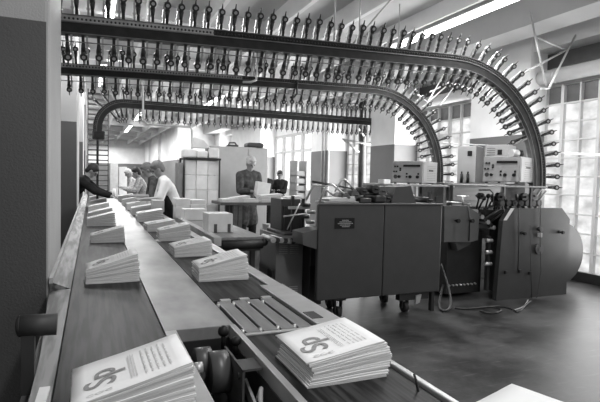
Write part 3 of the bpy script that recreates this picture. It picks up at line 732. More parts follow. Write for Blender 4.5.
for z in (.45, .6, .75): MB().cyl((4.62, 4.92, z), (4.72, 4.92, z), .025, n=12).build('fitting', M['steel'], dv)
for k in range(7):
    x = 4.95+.11*k; MB().cyl((x, 5.05, 1.14), (x+.05*(1 if k % 2 else -1), 5.15, 1.33-.02*(k % 3)), .02, n=8).cyl((x, 5.0, 1.22), (x, 5.12, 1.22), .04, n=12).build('mechanism', M['black'] if k % 3 else M['paint_mid'], dv)
for k, (x, y, r_) in enumerate(((481, 196, .04), (500, 197, .06), (524, 197, .055), (533, 196, .05), (512, 203, .04))):
    p = AY(x, y, 5.05); MB().cyl((p.x, 5.03, p.z), (p.x, 5.09, p.z), r_, n=20).cyl((p.x, 5.0, p.z), (p.x, 5.14, p.z), .014, n=8).build('gear', M['black'], dv)
for k, (x, y, x2, y2) in enumerate(((522, 207, 536, 187), (528, 207, 542, 188), (534, 207, 546, 191), (484, 209, 500, 203), (486, 218, 501, 208), (484, 226, 502, 214))):
    MB().cyl(P3(x, y, 5.05), P3(x2, y2, 5.08), .014, n=8).build('linkage', M['black'] if k % 2 else M['paint_mid'], dv)
MB().box((4.75, 5.1, 1.0), (5.08, 5.35, 1.13)).build('roller_bed', M['black'], dv)
# side hatch of the delivery machine, hung next to the big cabinet
ht = MB().prism([(p.x, p.z) for p in (AY(444.5, 206, 4.9), AY(467, 206, 4.9), AY(479.5, 214, 4.9), AY(478, 240, 4.9), AY(471, 242, 4.9), AY(444, 242, 4.9))], 4.9, 4.96)
ht.build('hatch', M['paint_mid'], dv)
for x in (455.5, 469.5):
    p = AY(x, 220.5, 4.9); MB().cyl((p.x, 4.9, p.z), (p.x, 4.85, p.z), .012, n=10).cyl((p.x, 4.86, p.z), (p.x, 4.835, p.z), .026, n=14).build('knob', M['dial'], dv)
hs = AY(468, 205, 4.88); he = AY(469, 241, 4.88)
MB().tube([hs, AY(470, 222, 4.88), he], .008).build('hatch_cable', M['rubber'], dv)
wh = AY(463, 198.5, 5.1)
MB().tube([(wh.x+.07*math.cos(a), 5.1+.07*math.sin(a), wh.z+.03) for a in [2*PI*k/16 for k in range(17)]], .009).cyl((wh.x, 5.1, wh.z-.1), (wh.x, 5.1, wh.z+.03), .012).cyl((wh.x-.07, 5.1, wh.z+.03), (wh.x+.07, 5.1, wh.z+.03), .008).build('handwheel', M['bright'], dv)
MB().cyl(P3(447, 202, 5.2), P3(470, 204, 5.1), .014).build('drive_shaft', M['bright'], dv)
# supports for the shelf
sh = thing('control_shelf', 'narrow pale shelf on posts carrying the control boxes beside the large bend', 'shelf', (5, 5, 0))
z_s = 1.455
MB().box((4.42, 4.72, z_s-.02), (5.42, 5.45, z_s), bevel=.004).build('shelf_board', M['paint_light'], sh)
for x, y in ((4.46, 5.42), (5.38, 4.95), (5.38, 5.42)): MB().box((x-.015, y-.015, 1.1), (x+.015, y+.015, z_s-.02)).build('post', M['paint_mid'], sh)
MB().tube([P3(479, 190, 4.85), P3(490, 190, 4.85), P3(493, 193, 4.85), P3(493, 205, 4.85)], .008).build('bent_rail', M['rubber'], sh)

def control_box(px, py, Y, W, D, Hh, rz, label):
    """a desk-top case turned towards the operator; local x runs along its front"""
    a = AY(px, py, Y); t = thing('control_box', label, 'control box', (a.x, Y, a.z), group='electronic control boxes', world=False, rz=rz)
    MB().box((0, 0, 0), (W, D, Hh), bevel=.008).build('case', M['paint_grey'], t)
    MB().box((.01, -.006, .012), (W-.008, 0, Hh-.015), bevel=.002).build('front_panel', M['paint_light'], t)
    MB().box((W, .03, .02), (W+.005, D-.03, Hh-.02), bevel=.002).build('side_panel', M['paint_grey'], t)
    MB().box((W*.38, -.014, Hh*.74), (W*.93, -.006, Hh*.83)).build('display', M['dial'], t)
    for u, v, r in ((.25, .28, .019), (.62, .28, .021), (.86, .28, .021)):
        MB().cyl((W*u, -.006, Hh*v), (W*u, -.03, Hh*v), r, n=14).build('dial', M['dial'], t)
    for u, v in ((.1, .75), (.18, .75), (.07, .52), (.15, .52), (.28, .58), (.28, .66), (.5, .42), (.5, .28), (.88, .42)):
        MB().box((W*u-.011, -.016, Hh*v-.011), (W*u+.011, -.006, Hh*v+.011)).build('button', M['dial'], t)
    MB().cyl((W*.12, -.006, Hh*.28), (W*.12, -.012, Hh*.28), .028, n=16).build('gauge', M['paint_dark'], t)
    MB().box((W+.005, D*.4, Hh*.55), (W+.009, D*.68, Hh*.62)).build('badge', M['dial'], t)
    sl_ = MB()
    for k in range(9): sl_.box((W+.005, D*.3, Hh*(.14+.08*k)), (W+.007, D*.85, Hh*(.14+.08*k)+.005))
    tag(sl_.build('vent_slots', M['paint_mid'], t), None, None, kind='stuff')
    for u in (.08, .92):
        for v in (.06, .9): MB().box((W*u-.015, D*v-.015, -.016), (W*u+.015, D*v+.015, .002)).build('foot', M['rubber'], t)
    return a.z+Hh
CBTOP = control_box(482.5, 181.5, 5.17, .47, .56, .325, R(-64), 'nearer pale control box with dials, on the shelf beside the large bend')
control_box(392, 182.5, 5.98, .44, .56, .3, R(-58), 'farther pale control box with dials, left of the second track bend')
s2 = thing('rear_shelf', 'pale shelf carrying the farther control box behind the big machine cabinet', 'shelf', (3.9, 6, 0))
zz = AY(392, 182.5, 5.98).z-.004
MB().box((3.6, 5.55, zz-.04), (4.62, 6.32, zz-.012), bevel=.004).build('shelf_board', M['paint_light'], s2)
for x in (3.64, 4.58):
    for y in (5.62, 6.28): MB().box((x-.02, y-.02, 0), (x+.02, y+.02, zz-.04)).build('post', M['paint_mid'], s2)
q = AY(385.5, 181, 5.85); tag(MB().box((q.x-.06, 5.8, zz-.012), (q.x+.05, 5.95, zz+.045), bevel=.006).build('small_box', M['carton_white']), 'small white box on the shelf left of the farther control box', 'box')

# tall equipment cases behind
zd = AY(483, 183.5, 5.98).z
def case(px, py, Y, W, D, rz, label):
    a = AY(px, py, Y); h = a.z-zd-.001; t = thing('equipment_case', label, 'equipment case', (a.x, Y, zd+.001), group='pale equipment cases on the desk', world=False, rz=rz)
    MB().box((0, 0, 0), (W, D, h), bevel=.01).build('case', M['paint_light'], t)
    MB().box((W, .01, .01), (W+.006, D-.01, h-.01)).build('side_panel', M['paint_mid'] if h > .4 and px < 470 else M['paint_grey'], t)
    MB().box((W*.55, -.008, h-.16), (W*.55+.07, 0, h-.08)).build('emblem', M['dial'], t)
    return t, W, h
t, W_, h_ = case(458, 146, 6.42, .29, .36, R(-60), 'tall pale equipment case with a black square emblem, left of the nearer control box')
for k in (0, 1): MB().cyl((.09+.1*k, -.04, 0), (.09+.1*k, -.04, .14), .022, n=12).cyl((.09+.1*k, -.04, .14), (.09+.1*k, -.04, .18), .013, n=12).build('valve', M['dial'], t)
t, W_, h_ = case(485.5, 145, 6.40, .36, .4, R(-62), 'pale slotted equipment case with a small emblem, showing above the nearer control box')
sl_ = MB()
for k in range(4): sl_.box((.03, -.006, h_-.06-.035*k), (.16, 0, h_-.052-.035*k))
tag(sl_.build('vent_slots', M['paint_mid'], t), None, None, kind='stuff')
a = AY(513, 157, 4.98)
cn = thing('filter_canister', 'short metal cylinder lying on the nearer control box, next to the bend', 'canister', (a.x, 4.98, a.z))
MB().cyl((a.x-.02, 4.99, CBTOP+.053), (a.x+.08, 4.99, CBTOP+.053), .051, n=24).build('body', M['steel'], cn)
MB().cyl((a.x+.08, 4.99, CBTOP+.053), (a.x+.15, 4.99, CBTOP+.053), .045, n=20).build('cap', M['dial'], cn)
ds = thing('wooden_desk', 'dark wooden desk front with a recessed panel, under the tall equipment case', 'desk', (5, 6.2, 0))
a = AY(443, 206, 5.98); c = AY(478, 183.5, 5.98)
MB().box((a.x, 5.98, .0), (c.x+.45, 6.5, zd-.03)).build('body', M['wood_desk'], ds)
MB().box((a.x+.05, 5.965, 1.2), (c.x-.02, 5.98, zd-.07), bevel=.005).build('front_panel', M['wood_desk'], ds)
MB().box((a.x-.03, 5.94, zd-.03), (c.x+.5, 6.52, zd), bevel=.004).build('top', M['wood_desk'], ds)
# ------------------------------------------------------------------ cables on the floor
def cable(label, pts, r=.011, m='rubber'):
    mb = MB().tube(pts, r, n=8); tag(mb.build('floor_cable', M[m]), label, 'cable', 'cables on the floor between the machines')
zc = .012
cable('thick looping hose hanging down the right side of the big machine cabinet to the floor', bez(AY(441, 264, 5.0), AY(448, 285, 4.95), AZ(458, 312, .02), AZ(443, 311, .02), 12)+bez(AZ(443, 311, .02), AZ(437, 308, .02), AZ(440, 298, .05), AY(443, 285, 5.15), 8)[1:], .014)
cable('dark cable lying in a curve on the floor before the delivery machine', bez(AZ(455, 308, zc), AZ(478, 312, zc), AZ(500, 300, zc), AZ(517, 312, zc), 16)+bez(AZ(517, 312, zc), AZ(524, 309, zc), AZ(526, 303, zc), AZ(531, 301, zc), 6)[1:])
cable('cable looped on the floor under the hatch', bez(AZ(480, 311, zc), AZ(500, 318, zc), AZ(512, 306, zc), AZ(486, 307, zc), 16), .009)
cable('thin pale cable end on the floor at the foot of the delivery machine', bez(AZ(513, 310, zc), AZ(520, 309, zc), AZ(525, 307, zc), AZ(528, 300, zc), 8), .007, 'paint_light')

# ------------------------------------------------------------------ side table, cartons, bench
st = thing('side_table', 'dark side table with a belt top standing right of the packing conveyor', 'table', (1.6, 6, 0))
zt = .84
MB().box((1.24, 5.16, zt-.03), (1.74, 7.95, zt), bevel=.004).build('table_top', M['slat'], st)
MB().box((1.17, 5.1, zt-.08), (1.25, 7.95, zt+.012), bevel=.003).build('side_rail', M['steel'], st)
MB().cyl((1.27, 5.17, zt-.08), (1.72, 5.17, zt-.08), .05, n=20).build('end_roller', M['rubber'], st)
MB().box((1.26, 5.23, zt-.16), (1.72, 5.27, zt-.03)).build('apron', M['paint_dark'], st)
MB().ball((1.74, 5.17, zt-.06), .045, n=14).build('bearing', M['black'], st)
for x in (1.29, 1.68):
    for y in (5.4, 7.8): MB().box((x-.025, y-.025, 0), (x+.025, y+.025, zt-.03)).build('leg', M['paint_dark'], st)
def bundle(x0, y0, x1, y1, Y, d, label, straps=(), m='carton_white', z=None, group='wrapped bundles by the side table'):
    a = AY(x0, y1, Y); c = AY(x1, y0, Y)
    z0 = a.z if z is None else z
    t = thing('parcel', label, 'parcel', ((a.x+c.x)/2, Y+d/2, z0), group=group)
    MB().box((a.x, Y, z0), (c.x, Y+d, c.z), bevel=.006).build('wrapping', M[m], t)
    for s in straps:
        x = a.x+(c.x-a.x)*s
        MB().box((x-.018, Y-.003, z0+.001), (x+.018, Y+d+.003, c.z*.45+z0*.55)).build('strap', M['strap'], t)
    return t
bundle(208, 213.5, 233, 229, 5.62, .3, 'white parcel with two dark straps at the front of the side table', (.3, .85), z=zt+.001)
gd = thing('clamp_device', 'small dark metal device on the side table left of the strapped parcel', 'device', (1.42, 6.2, zt))
MB().box((1.36, 6.15, zt), (1.52, 6.3, zt+.05)).build('base', M['black'], gd)
MB().cyl((1.34, 6.1, zt+.07), (1.52, 6.2, zt+.07), .025).box((1.36, 6.1, zt+.085), (1.54, 6.25, zt+.1)).build('jaw', M['steel'], gd)
bundle(176, 206, 190, 214.5, 7.55, .3, 'lower left wrapped parcel behind the clamp device', z=zt+.001)
bundle(184, 209, 207, 215.5, 7.2, .25, 'front wrapped parcel at the far end of the side table', z=zt+.001)
bundle(190.5, 204.5, 206, 214.5, 7.55, .3, 'lower right wrapped parcel at the far end of the side table', z=zt+.001)
zz1 = AY(176, 206, 7.55).z
bundle(175.5, 198.8, 190.5, 206, 7.56, .3, 'upper left wrapped parcel at the far end of the side table', z=zz1+.001)
bundle(191.2, 200, 206, 204.5, 7.56, .3, 'upper right wrapped parcel at the far end of the side table', z=AY(190.5, 204.5, 7.55).z+.001)
bundle(153, 200.5, 164.5, 212, 7.75, .3, 'open pale bin in front of the man in the white shirt', m='carton', z=None, group='wrapped bundles by the side table')

wb = thing('work_bench', 'dark-topped work bench with papers in front of the man in the grey coat', 'bench', (2.9, 8.5, 0))
YBn = 8.5; a = AY(221, 202.5, YBn); c = AY(279, 207, YBn); zb = a.z
MB().box((a.x, YBn, zb-.05), (c.x+.5, YBn+.75, zb), bevel=.005).build('bench_top', M['wood_desk'], wb)
for x in (AY(229, 210, YBn+.5).x, AY(241, 210, YBn).x, c.x+.4):
    MB().box((x-.035, YBn+.03, 0), (x+.035, YBn+.1, zb-.05)).build('leg', M['wood_desk'], wb)
    MB().box((x-.035, YBn+.62, 0), (x+.035, YBn+.69, zb-.05)).build('leg', M['wood_desk'], wb)
hts = ['flat newspaper pile at the left end of the work bench', 'newspaper pile on the work bench before the grey coat man', 'rumpled newspaper pile on the work bench in front of the man\'s hand', 'newspaper pile at the right end of the work bench by the infeed unit', 'low newspaper pile on the bench behind the infeed unit']
for k, (x0, dx, h1, h2) in enumerate(((222, .3, .05, .07), (231, .36, .07, .12), (243, .28, .06, .06), (262, .4, .12, .16), (283, .4, .1, .12))):
    pz = AY(x0, 202, YBn+.1)
    stack(pz.x, YBn+.08+.04*(k % 2), zb+.001, dx, .35, h1, h2, 5, random.uniform(-.08, .08), hts[k], detail=0, group='newspapers on the work bench')
# cartons under bench (behind the infeed arm)
for k in range(2):
    for j in range(2):
        x = AY(268+8*j, 240, 8.75).x
        o = MB().box((x, 8.75, .0+.3*k+.001), (x+.13*1.02, 9.1, .3*(k+1)-.004), bevel=.006).build('carton', M['carton_white'])
        tag(o, ('upper' if k else 'lower')+(' left' if j == 0 else ' right')+' carton of the four stacked under the work bench', 'carton', 'cartons under the work bench')

# white cabinet with bags on top
YC = 10.4
cabt = thing('steel_cabinet', 'tall pale two-door steel cabinet behind the man in the grey coat', 'cabinet', (3, YC, 0))
a = AY(209, 240, YC); c = AY(268, 146.5, YC); zc_ = AY(210, 145.5, YC).z; mid = AY(247, 200, YC).x
MB().box((a.x, YC, .0), (c.x, YC+.55, zc_), bevel=.008).build('carcass', M['cabinet'], cabt)
for x0, x1, hx in ((a.x+.01, mid-.006, mid-.05), (mid+.006, c.x-.01, mid+.05)):
    d_ = MB().box((x0, YC-.018, .08), (x1, YC-.001, zc_-.03), bevel=.004).build('door', M['cabinet'], cabt)
    MB().box((hx-.012, YC-.04, 1.0), (hx+.012, YC-.018, 1.14)).build('handle', M['steel'], d_)
b1 = AY(236, 147, YC+.1)
bg = thing('hand_bag', 'small dark bag with a raised handle on top of the steel cabinet', 'bag', (b1.x, YC+.2, zc_))
MB().box((b1.x-.17, YC+.1, zc_+.001), (b1.x+.06, YC+.3, zc_+.05), bevel=.02).build('bag_body', M['leather'], bg)
MB().tube([(b1.x-.14, YC+.2, zc_+.04), (b1.x-.12, YC+.2, zc_+.09), (b1.x, YC+.2, zc_+.095), (b1.x+.04, YC+.2, zc_+.04)], .018).build('handle', M['leather'], bg)
b2 = AY(256, 147, YC+.1)
bg = thing('leather_case', 'longer dark rounded case lying on the right end of the steel cabinet', 'bag', (b2.x, YC+.2, zc_))
MB().box((b2.x-.2, YC+.05, zc_+.001), (b2.x+.18, YC+.4, zc_+.11), bevel=.045).build('case_body', M['leather'], bg)
MB().tube([(b2.x-.02, YC+.03, zc_+.02), (b2.x-.02, YC-.05, zc_+.0), (b2.x+.1, YC-.05, zc_+.0), (b2.x+.1, YC+.03, zc_+.02)], .009).build('handle', M['leather'], bg)

# parcel rack (cartons in a dark framed rack)
YR = 9.3
a = AY(184.5, 215, YR); c = AY(219.5, 158.5, YR)
rk = thing('storage_rack', 'dark-framed rack filled with pale cartons, left of the steel cabinet', 'rack', (a.x, YR, 0))
zr = c.z
for x in (a.x-.03, c.x): MB().box((x, YR, 0), (x+.02, YR+.04, zr)).box((x, YR+.45, 0), (x+.03, YR+.49, zr)).build('post', M['black'], rk)
MB().box((a.x, YR-.01, zr-.035), (c.x+.03, YR+.49, zr)).build('top_shelf', M['black'], rk)
MB().box((a.x, YR, .08), (c.x, YR+.49, .1)).build('bottom_shelf', M['black'], rk)
MB().box((a.x-.11, YR+.02, 0), (a.x-.04, YR+.45, zr-.1)).build('side_board', M['carton_mid'], rk)
nc = 3; nr = 6; wd = (c.x-a.x)/nc; hh_ = (zr-.04-.1)/nr
cols = ['left', 'middle', 'right']; rows = ['bottom', 'second', 'third', 'fourth', 'fifth', 'top']
for i in range(nc):
    for j in range(nr):
        o = MB().box((a.x+wd*i+.004, YR+.02+random.uniform(0, .03), .101+hh_*j), (a.x+wd*(i+1)-.004, YR+.44, .101+hh_*(j+1)-.006), bevel=.006).build('carton', M['carton_white'])
        tag(o, 'pale carton in the %s row, %s column of the dark-framed rack' % (rows[j], cols[i]), 'carton', 'cartons in the rack')
for k, (x0, y0, x1, y1, rr, lab) in enumerate(((184, 149, 197, 157, .05, 'left pale parcel lying on top of the rack'), (197, 151, 208, 157.5, 0, 'small parcel in the middle on top of the rack'), (209, 148, 219.5, 157.5, -.05, 'right pale parcel on top of the rack'))):
    A = AY(x0, y1, YR+.05); C_ = AY(x1, y0, YR+.05)
    tag(MB().box((A.x, YR+.05, zr+.001), (C_.x, YR+.4, C_.z), bevel=.025).build('parcel', M['carton_white']), lab, 'parcel', 'parcels on top of the rack')
zz2 = max(AY(184, 149, YR+.05).z, AY(209, 148, YR+.05).z)
A = AY(193, 149, YR+.1)
tag(MB().prism([(A.x, zz2+.002), (A.x+.33, zz2+.002), (A.x+.2, zz2+.14), (A.x+.02, zz2+.19)], YR+.1, YR+.35).build('parcel', M['carton_white']), 'tilted white parcel on the very top of the rack pile', 'parcel', 'parcels on top of the rack')

# background left: louvred rack behind the rear track
lr = thing('slatted_rack', 'tall rack of thin horizontal slats behind the left end of the rear track', 'rack', (-.1, 16.5, 0))
a = AY(87.5, 100, 16.5); c = AY(109, 100, 16.5)
for k in range(24):
    z = .3+k*.155
    MB().box((a.x, 16.5, z), (c.x, 16.8, z+.035)).build('slat', M['paint_mid'], lr)
for x in (a.x, c.x-.03): MB().box((x, 16.48, 0), (x+.03, 16.5, 4.0)).build('post', M['black'], lr)
# distant shelves and boxes
for k, (x0, x1, y0, Y, lab, m) in enumerate(((110, 118, 163, 22, 'pale distant carton stack at the very end of the belts, leftmost', 'carton'), (119, 127, 167, 20, 'pale distant carton stack beyond the seated woman', 'carton_white'))):
    A = AY(x0, 190, Y); C_ = AY(x1, y0, Y)
    tag(MB().box((A.x, Y, 0), (C_.x, Y+.8, C_.z), bevel=.01).build('carton_stack', M[m]), lab, 'cartons')
# bright papers and clutter over the far end of the table (packing tools)
for k in range(8):
    y_ = 12.8+k*.3
    x_ = .1+.09*(k % 6)
    h_ = .12+.05*(k % 3)
    o = MB().cyl((x_, y_, T+.001), (x_, y_, T+h_), .045, .04, n=12).build('glue_pot', M['carton_white' if k % 2 else 'paint_grey'])
    tag(o, 'one of the small pots standing at the far end of the belts between the workers', 'pot', 'pots at the far end of the belts')
# shelving right of the windows near the rear pier
sr = thing('shelf_unit', 'grey shelf unit with stacked papers in front of the far window by the rear pier', 'shelf', (5.2, 13, 0))
a = AY(296, 190, 12.6); c = AY(307, 161, 12.6)
MB().box((a.x, 12.6, 0), (a.x+.03, 13.1, c.z)).box((c.x-.03, 12.6, 0), (c.x, 13.1, c.z)).build('side', M['paint_grey'], sr)
for k in range(8): MB().box((a.x, 12.6, .12+k*.2), (c.x, 13.1, .14+k*.2)).build('shelf', M['paint_grey'], sr)
for k in range(8):
    tag(MB().box((a.x+.035, 12.62, .141+k*.2), (c.x-.035, 13.0, .26+k*.2)).build('paper_pile', M['carton']), 'paper pile on shelf level %s of the grey shelf unit at the far window' % ['one, lowest', 'two', 'three', 'four', 'five', 'six', 'seven', 'eight, topmost'][k], 'papers', 'paper piles on the shelf unit')

# ------------------------------------------------------------------ people
def blob(name, cones, balls, m, parent, voxel=.011, cut=None):
    mb = MB()
    for p, r, q, r2 in cones:
        mb.cyl(p, q, r, r2, n=14); mb.ball(p, r, n=12); mb.ball(q, r2, n=12)
    for c_, r, sc, rot in balls: mb.ball(c_, r, sc, n=16, rot=rot)
    me = mb.mesh('tmp', m); o = bpy.data.objects.new('tmp', me); COL.objects.link(o)
    md = o.modifiers.new('r', 'REMESH'); md.mode = 'VOXEL'; md.voxel_size = voxel; md.use_smooth_shade = True
    sm = o.modifiers.new('s', 'SMOOTH'); sm.iterations = 3; sm.factor = .5
    bpy.context.view_layer.update()
    me2 = bpy.data.meshes.new_from_object(o.evaluated_get(bpy.context.evaluated_depsgraph_get())); me2.name = name
    bpy.data.objects.remove(o); me2.materials.clear(); me2.materials.append(m if not isinstance(m, list) else m[0])
    return link(name, me2, parent)
def person(label, base, face, lean, headdir, hands, k=1.0, top='shirt_white', bottom='cloth_dark', hair='hair_grey', apron=None, short=True, female=False, twist=0, elbow_out=.1, vox=.012, bald=False, long_coat=False, hold=None, step=.0):
    """base: feet centre; face: heading angle of the front (radians); lean: forward bend; hands: room coordinates."""
    t = thing('person', label, 'person', base)
    fw = Vector((math.cos(face), math.sin(face), 0)); lf = Vector((-fw.y, fw.x, 0)); up = Vector((0, 0, 1)); B = Vector(base)
    hip = B+up*.93*k-fw*.10*math.sin(lean)
    sp = (up*math.cos(lean)+fw*math.sin(lean))
    chest = hip+sp*.34*k; neckb = hip+sp*.52*k; 
    hd = (sp*.6+up*.4+fw*headdir).normalized()
    head = neckb+(sp*.5+up*.5).normalized()*.07*k+hd*.115*k
    hw = .165 if female else .185
    sh = {s: neckb-sp*.05*k+lf*s*hw*k for s in (1, -1)}
    hipj = {s: hip+lf*s*.09*k for s in (1, -1)}
    ft = {s: B+lf*s*.12*k+fw*step*s*.15+up*.06 for s in (1, -1)}
    kn = {s: (hipj[s]+ft[s])/2+fw*.05+up*.02 for s in (1, -1)}
    hands = {1: Vector(hands[0]), -1: Vector(hands[1])}
    el = {}
    for s in (1, -1):
        d = hands[s]-sh[s]; L1, L2 = .29*k, .26*k; D = d.length
        if D > (L1+L2)*.985: hands[s] = sh[s]+d.normalized()*(L1+L2)*.985; d = hands[s]-sh[s]; D = d.length
        aa = (L1*L1-L2*L2+D*D)/(2*D); h_ = math.sqrt(max(0, L1*L1-aa*aa))
        n_ = (lf*s*elbow_out*3-up*1.0-fw*.3); n_ = n_-d.normalized()*n_.dot(d.normalized()); n_.normalize()
        el[s] = sh[s]+d.normalized()*aa+n_*h_
    C = []; Bl = []
    C += [(hip, .105*k, chest, .115*k), (chest+lf*.06*k, .10*k, neckb-sp*.07*k+lf*.07*k, .085*k), (chest-lf*.06*k, .10*k, neckb-sp*.07*k-lf*.07*k, .085*k), (neckb-sp*.03, .062*k, head-hd*.05*k, .056*k), (sh[1], .058*k, sh[-1], .058*k), (neckb+sp*.015*k, .062*k, sh[1]*.6+neckb*.4, .05*k), (neckb+sp*.015*k, .062*k, sh[-1]*.6+neckb*.4, .05*k)]
    for s in (1, -1):
        C += [(hipj[s], .088*k, kn[s], .058*k), (kn[s], .055*k, ft[s]+up*.03, .038*k), (ft[s]-fw*.03-up*.02, .036*k, ft[s]+fw*.15-up*.03, .028*k)]
        C += [(sh[s], .055*k, el[s], .042*k), (el[s], .040*k, hands[s], .027*k)]
        fd = (hands[s]-el[s]).normalized(); side = fd.cross(up); side = side.normalized() if side.length > .1 else lf
        palm = hands[s]+fd*.045*k; dn = (fd-up*.5).normalized()
        C += [(hands[s], .026*k, palm, .03*k)]
        Bl += [(palm, .036*k, (1, 1, .75), None)]
        for j, (o_, l_) in enumerate(((-.027, .06), (-.009, .075), (.009, .07), (.027, .055))):
            r0 = palm+side*o_*k+fd*.02*k; m1 = r0+fd*l_*.55*k; m2 = m1+dn*l_*.5*k
            C += [(r0, .010*k, m1, .009*k), (m1, .009*k, m2, .008*k)]
        th = palm-side*s*-.03*k*(-1); C += [(palm-side*.025*s*k, .012*k, palm+fd*.03*k-side*.055*s*k, .010*k), (palm+fd*.03*k-side*.055*s*k, .010*k, palm+fd*.055*k-side*.05*s*k, .009*k)]
    # head
    hz = hd; hx = lf; hf = hx.cross(hz).normalized()
    if hf.dot(fw) < 0: hf = -hf
    rot = Matrix((hx, hf, hz)).transposed()
    def hp3(x, y, z): return head+hx*x*k+hf*y*k+hz*z*k
    Bl += [(hp3(0, -.005, .02), .098*k, (.78, .98, 1.08), rot), (hp3(0, .018, -.045), .068*k, (.82, 1, .95), rot), (hp3(0, .075, -.085), .024*k, (1.1, .8, .8), rot), (hp3(.079, 0, 0), .022*k, (.5, .9, 1.4), rot), (hp3(-.079, 0, 0), .022*k, (.5, .9, 1.4), rot)]
    C += [(hp3(0, .09, .025), .010*k, hp3(0, .112, -.018), .015*k), (hp3(-.02, .086, -.05), .008*k, hp3(.02, .086, -.05), .008*k), (hp3(-.035, .086, .035), .01*k, hp3(.035, .086, .035), .01*k)]
    blob('body', C, Bl, M['skin'], t, vox)
    for s in (1, -1): MB().ball(hp3(s*.032, .088, .016), .010*k, n=8).build('eye', M['dial'], t)
    # hair
    if bald:
        blob('hair', [], [(hp3(0, -.03, .02), .098*k, (.86, .9, .9), rot)], M[hair], t, .012)
    else:
        hb_ = [(hp3(0, -.022, .045), .104*k, (.88, 1.0, 1.02), rot), (hp3(0, .03, .092), .062*k, (1.15, 1.0, .55), rot), (hp3(0, -.05, -.02), .085*k, (.9, .7, .9), rot)]
        if female: hb_ += [(hp3(0, -.05, .0), .1*k, (.95, .8, 1.1), rot)]
        blob('hair', [], hb_, M[hair], t, .012)
    # garments
    g_ = .018*k
    Cg = [(sh[1], .06*k+g_, sh[-1], .06*k+g_), (neckb+sp*.0*k, .06*k+g_, sh[1], .058*k+g_), (neckb, .06*k+g_, sh[-1], .058*k+g_), (chest, .13*k, neckb-sp*.06*k, .10*k), (hip+sp*.02, .12*k+g_, chest, .122*k+g_), (chest+lf*.06*k, .105*k+g_, neckb-sp*.07*k+lf*.075*k, .085*k+g_), (chest-lf*.06*k, .105*k+g_, neckb-sp*.07*k-lf*.075*k, .085*k+g_)]
    if female: Cg += [(chest+fw*.06+lf*.06, .06, chest+fw*.07-lf*.06, .06)]
    for s in (1, -1):
        e2 = el[s] if short else hands[s]
        Cg += [(sh[s], .06*k+g_, sh[s].lerp(el[s], .95), .05*k+g_)]
        if not short: Cg += [(el[s], .048*k+g_, el[s].lerp(hands[s], .93), .032*k+g_)]
    if long_coat:
        Cg += [(hip+lf*.05, .13*k, hip-up*.38*k+lf*.09*k, .15*k), (hip-lf*.05, .13*k, hip-up*.38*k-lf*.09*k, .15*k)]
    blob('shirt' if not long_coat else 'work_coat', Cg, [], M[top], t, vox)
    Cl = [(hip, .125*k+g_, hip-up*.05, .12*k+g_)]
    for s in (1, -1): Cl += [(hipj[s], .095*k+g_, kn[s], .066*k+g_), (kn[s], .064*k+g_, ft[s]+up*.05, .055*k+g_*.5)]
    blob('trousers', Cl, [], M[bottom], t, vox)
    Cs = []
    for s in (1, -1): Cs += [(ft[s]-fw*.03-up*.015, .044*k, ft[s]+fw*.16-up*.025, .034*k)]
    blob('shoes', Cs, [], M['dial'], t, .012)
    if apron:
        f_ = fw*math.cos(lean)-up*math.sin(lean)
        a1 = chest+f_*.09*k
        blob('apron', [(a1+lf*.07, .07*k, hip+fw*.09*k+lf*.09, .08*k), (a1-lf*.07, .07*k, hip+fw*.09*k-lf*.09, .08*k), (hip+fw*.08*k+lf*.09, .08*k, hip+fw*.10*k-up*.42*k+lf*.1, .06*k), (hip+fw*.08*k-lf*.09, .08*k, hip+fw*.10*k-up*.42*k-lf*.1, .06*k)], [], M[apron], t, .013)
    return t
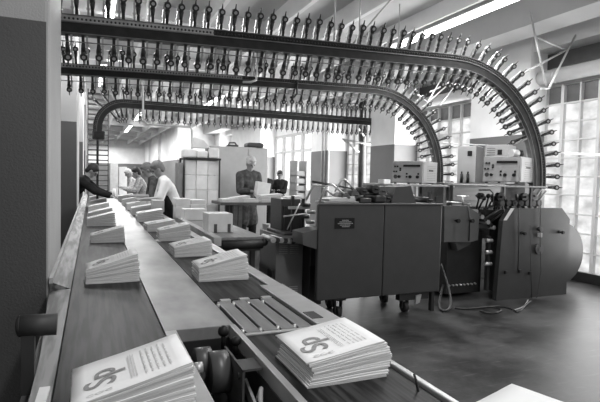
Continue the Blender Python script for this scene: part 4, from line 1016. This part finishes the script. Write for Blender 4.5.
# man in the white shirt, bending over the right belt (facing left)
hz_ = T+.2
person('man in a white short-sleeved shirt and dark apron bending over the right belt', (1.24, 8.45, 0), PI, R(23), .45, ((.74, 8.2, T+.24), (.78, 8.55, T+.22)), top='shirt_white', hair='hair_mid', apron='cloth_dark', short=True, k=1.0)
person('worker with pale hair bending close behind the man in the white shirt', (1.22, 9.7, 0), PI, R(26), .4, ((.74, 9.4, T+.24), (.75, 9.9, T+.22)), top='cloth_grey', hair='hair_mid', apron='cloth_dark', short=True, k=1.0)
person('woman with dark hair and pale patterned blouse working at the right belt', (1.2, 13.0, 0), PI+.1, R(18), .4, ((.75, 12.7, T+.25), (.75, 13.2, T+.25)), top='cloth_light', bottom='cloth_light', hair='hair_dark', short=False, female=True, k=.95)
person('farthest worker in pale clothes with pale hair at the right belt', (1.2, 15.0, 0), PI+.1, R(26), .4, ((.75, 14.7, T+.25), (.75, 15.2, T+.25)), top='cloth_light', bottom='cloth_light', short=False, female=True, k=.95)
person('man in dark clothes stretching both arms over the left belt', (-.42, 10.4, 0), -.15, R(44), .45, ((.36, 10.35, T+.2), (.32, 10.05, T+.2)), top='cloth_dark', hair='hair_dark', short=False, k=1.05)
person('standing man in a grey work coat holding newspapers behind the work bench', (2.9, 9.75, 0), -PI/2+.2, R(8), .5, ((3.06, 9.36, 1.22), (2.84, 9.34, 1.2)), top='cloth_grey', bottom='cloth_dark', short=False, k=1.08, long_coat=True)
hpz = thing('held_newspapers', 'folded newspapers held in the hands of the man in the grey coat', 'newspapers', (2.93, 9.2, 1.1))
MB().box((2.9, 9.08, 1.12), (3.16, 9.28, 1.38), bevel=.01, rot=Matrix.Rotation(.15, 3, 'Y')).build('folded_paper', M['carton_white'], hpz)
person('man in a dark jacket standing just right of the grey coat man', (3.95, 11.6, 0), PI*.6, R(14), .3, ((3.8, 11.9, 1.05), (3.6, 11.8, 1.05)), top='cloth_dark', hair='hair_dark', short=False, k=.98)
person('farther man in a dark jacket in front of the bright window', (5.05, 13.7, 0), -PI*.6, R(8), .3, ((4.95, 13.4, 1.1), (4.75, 13.5, 1.1)), top='cloth_dark', hair='hair_dark', short=False, k=.95)

for o in list(bpy.data.objects):
    if '_w' in o: del o['_w']

# ------------------------------------------------------------------ view
scn.view_settings.view_transform = 'Standard'; scn.view_settings.look = 'None'
scn.view_settings.exposure = 0.36; scn.view_settings.gamma = 1; scn.view_settings.use_curve_mapping = False
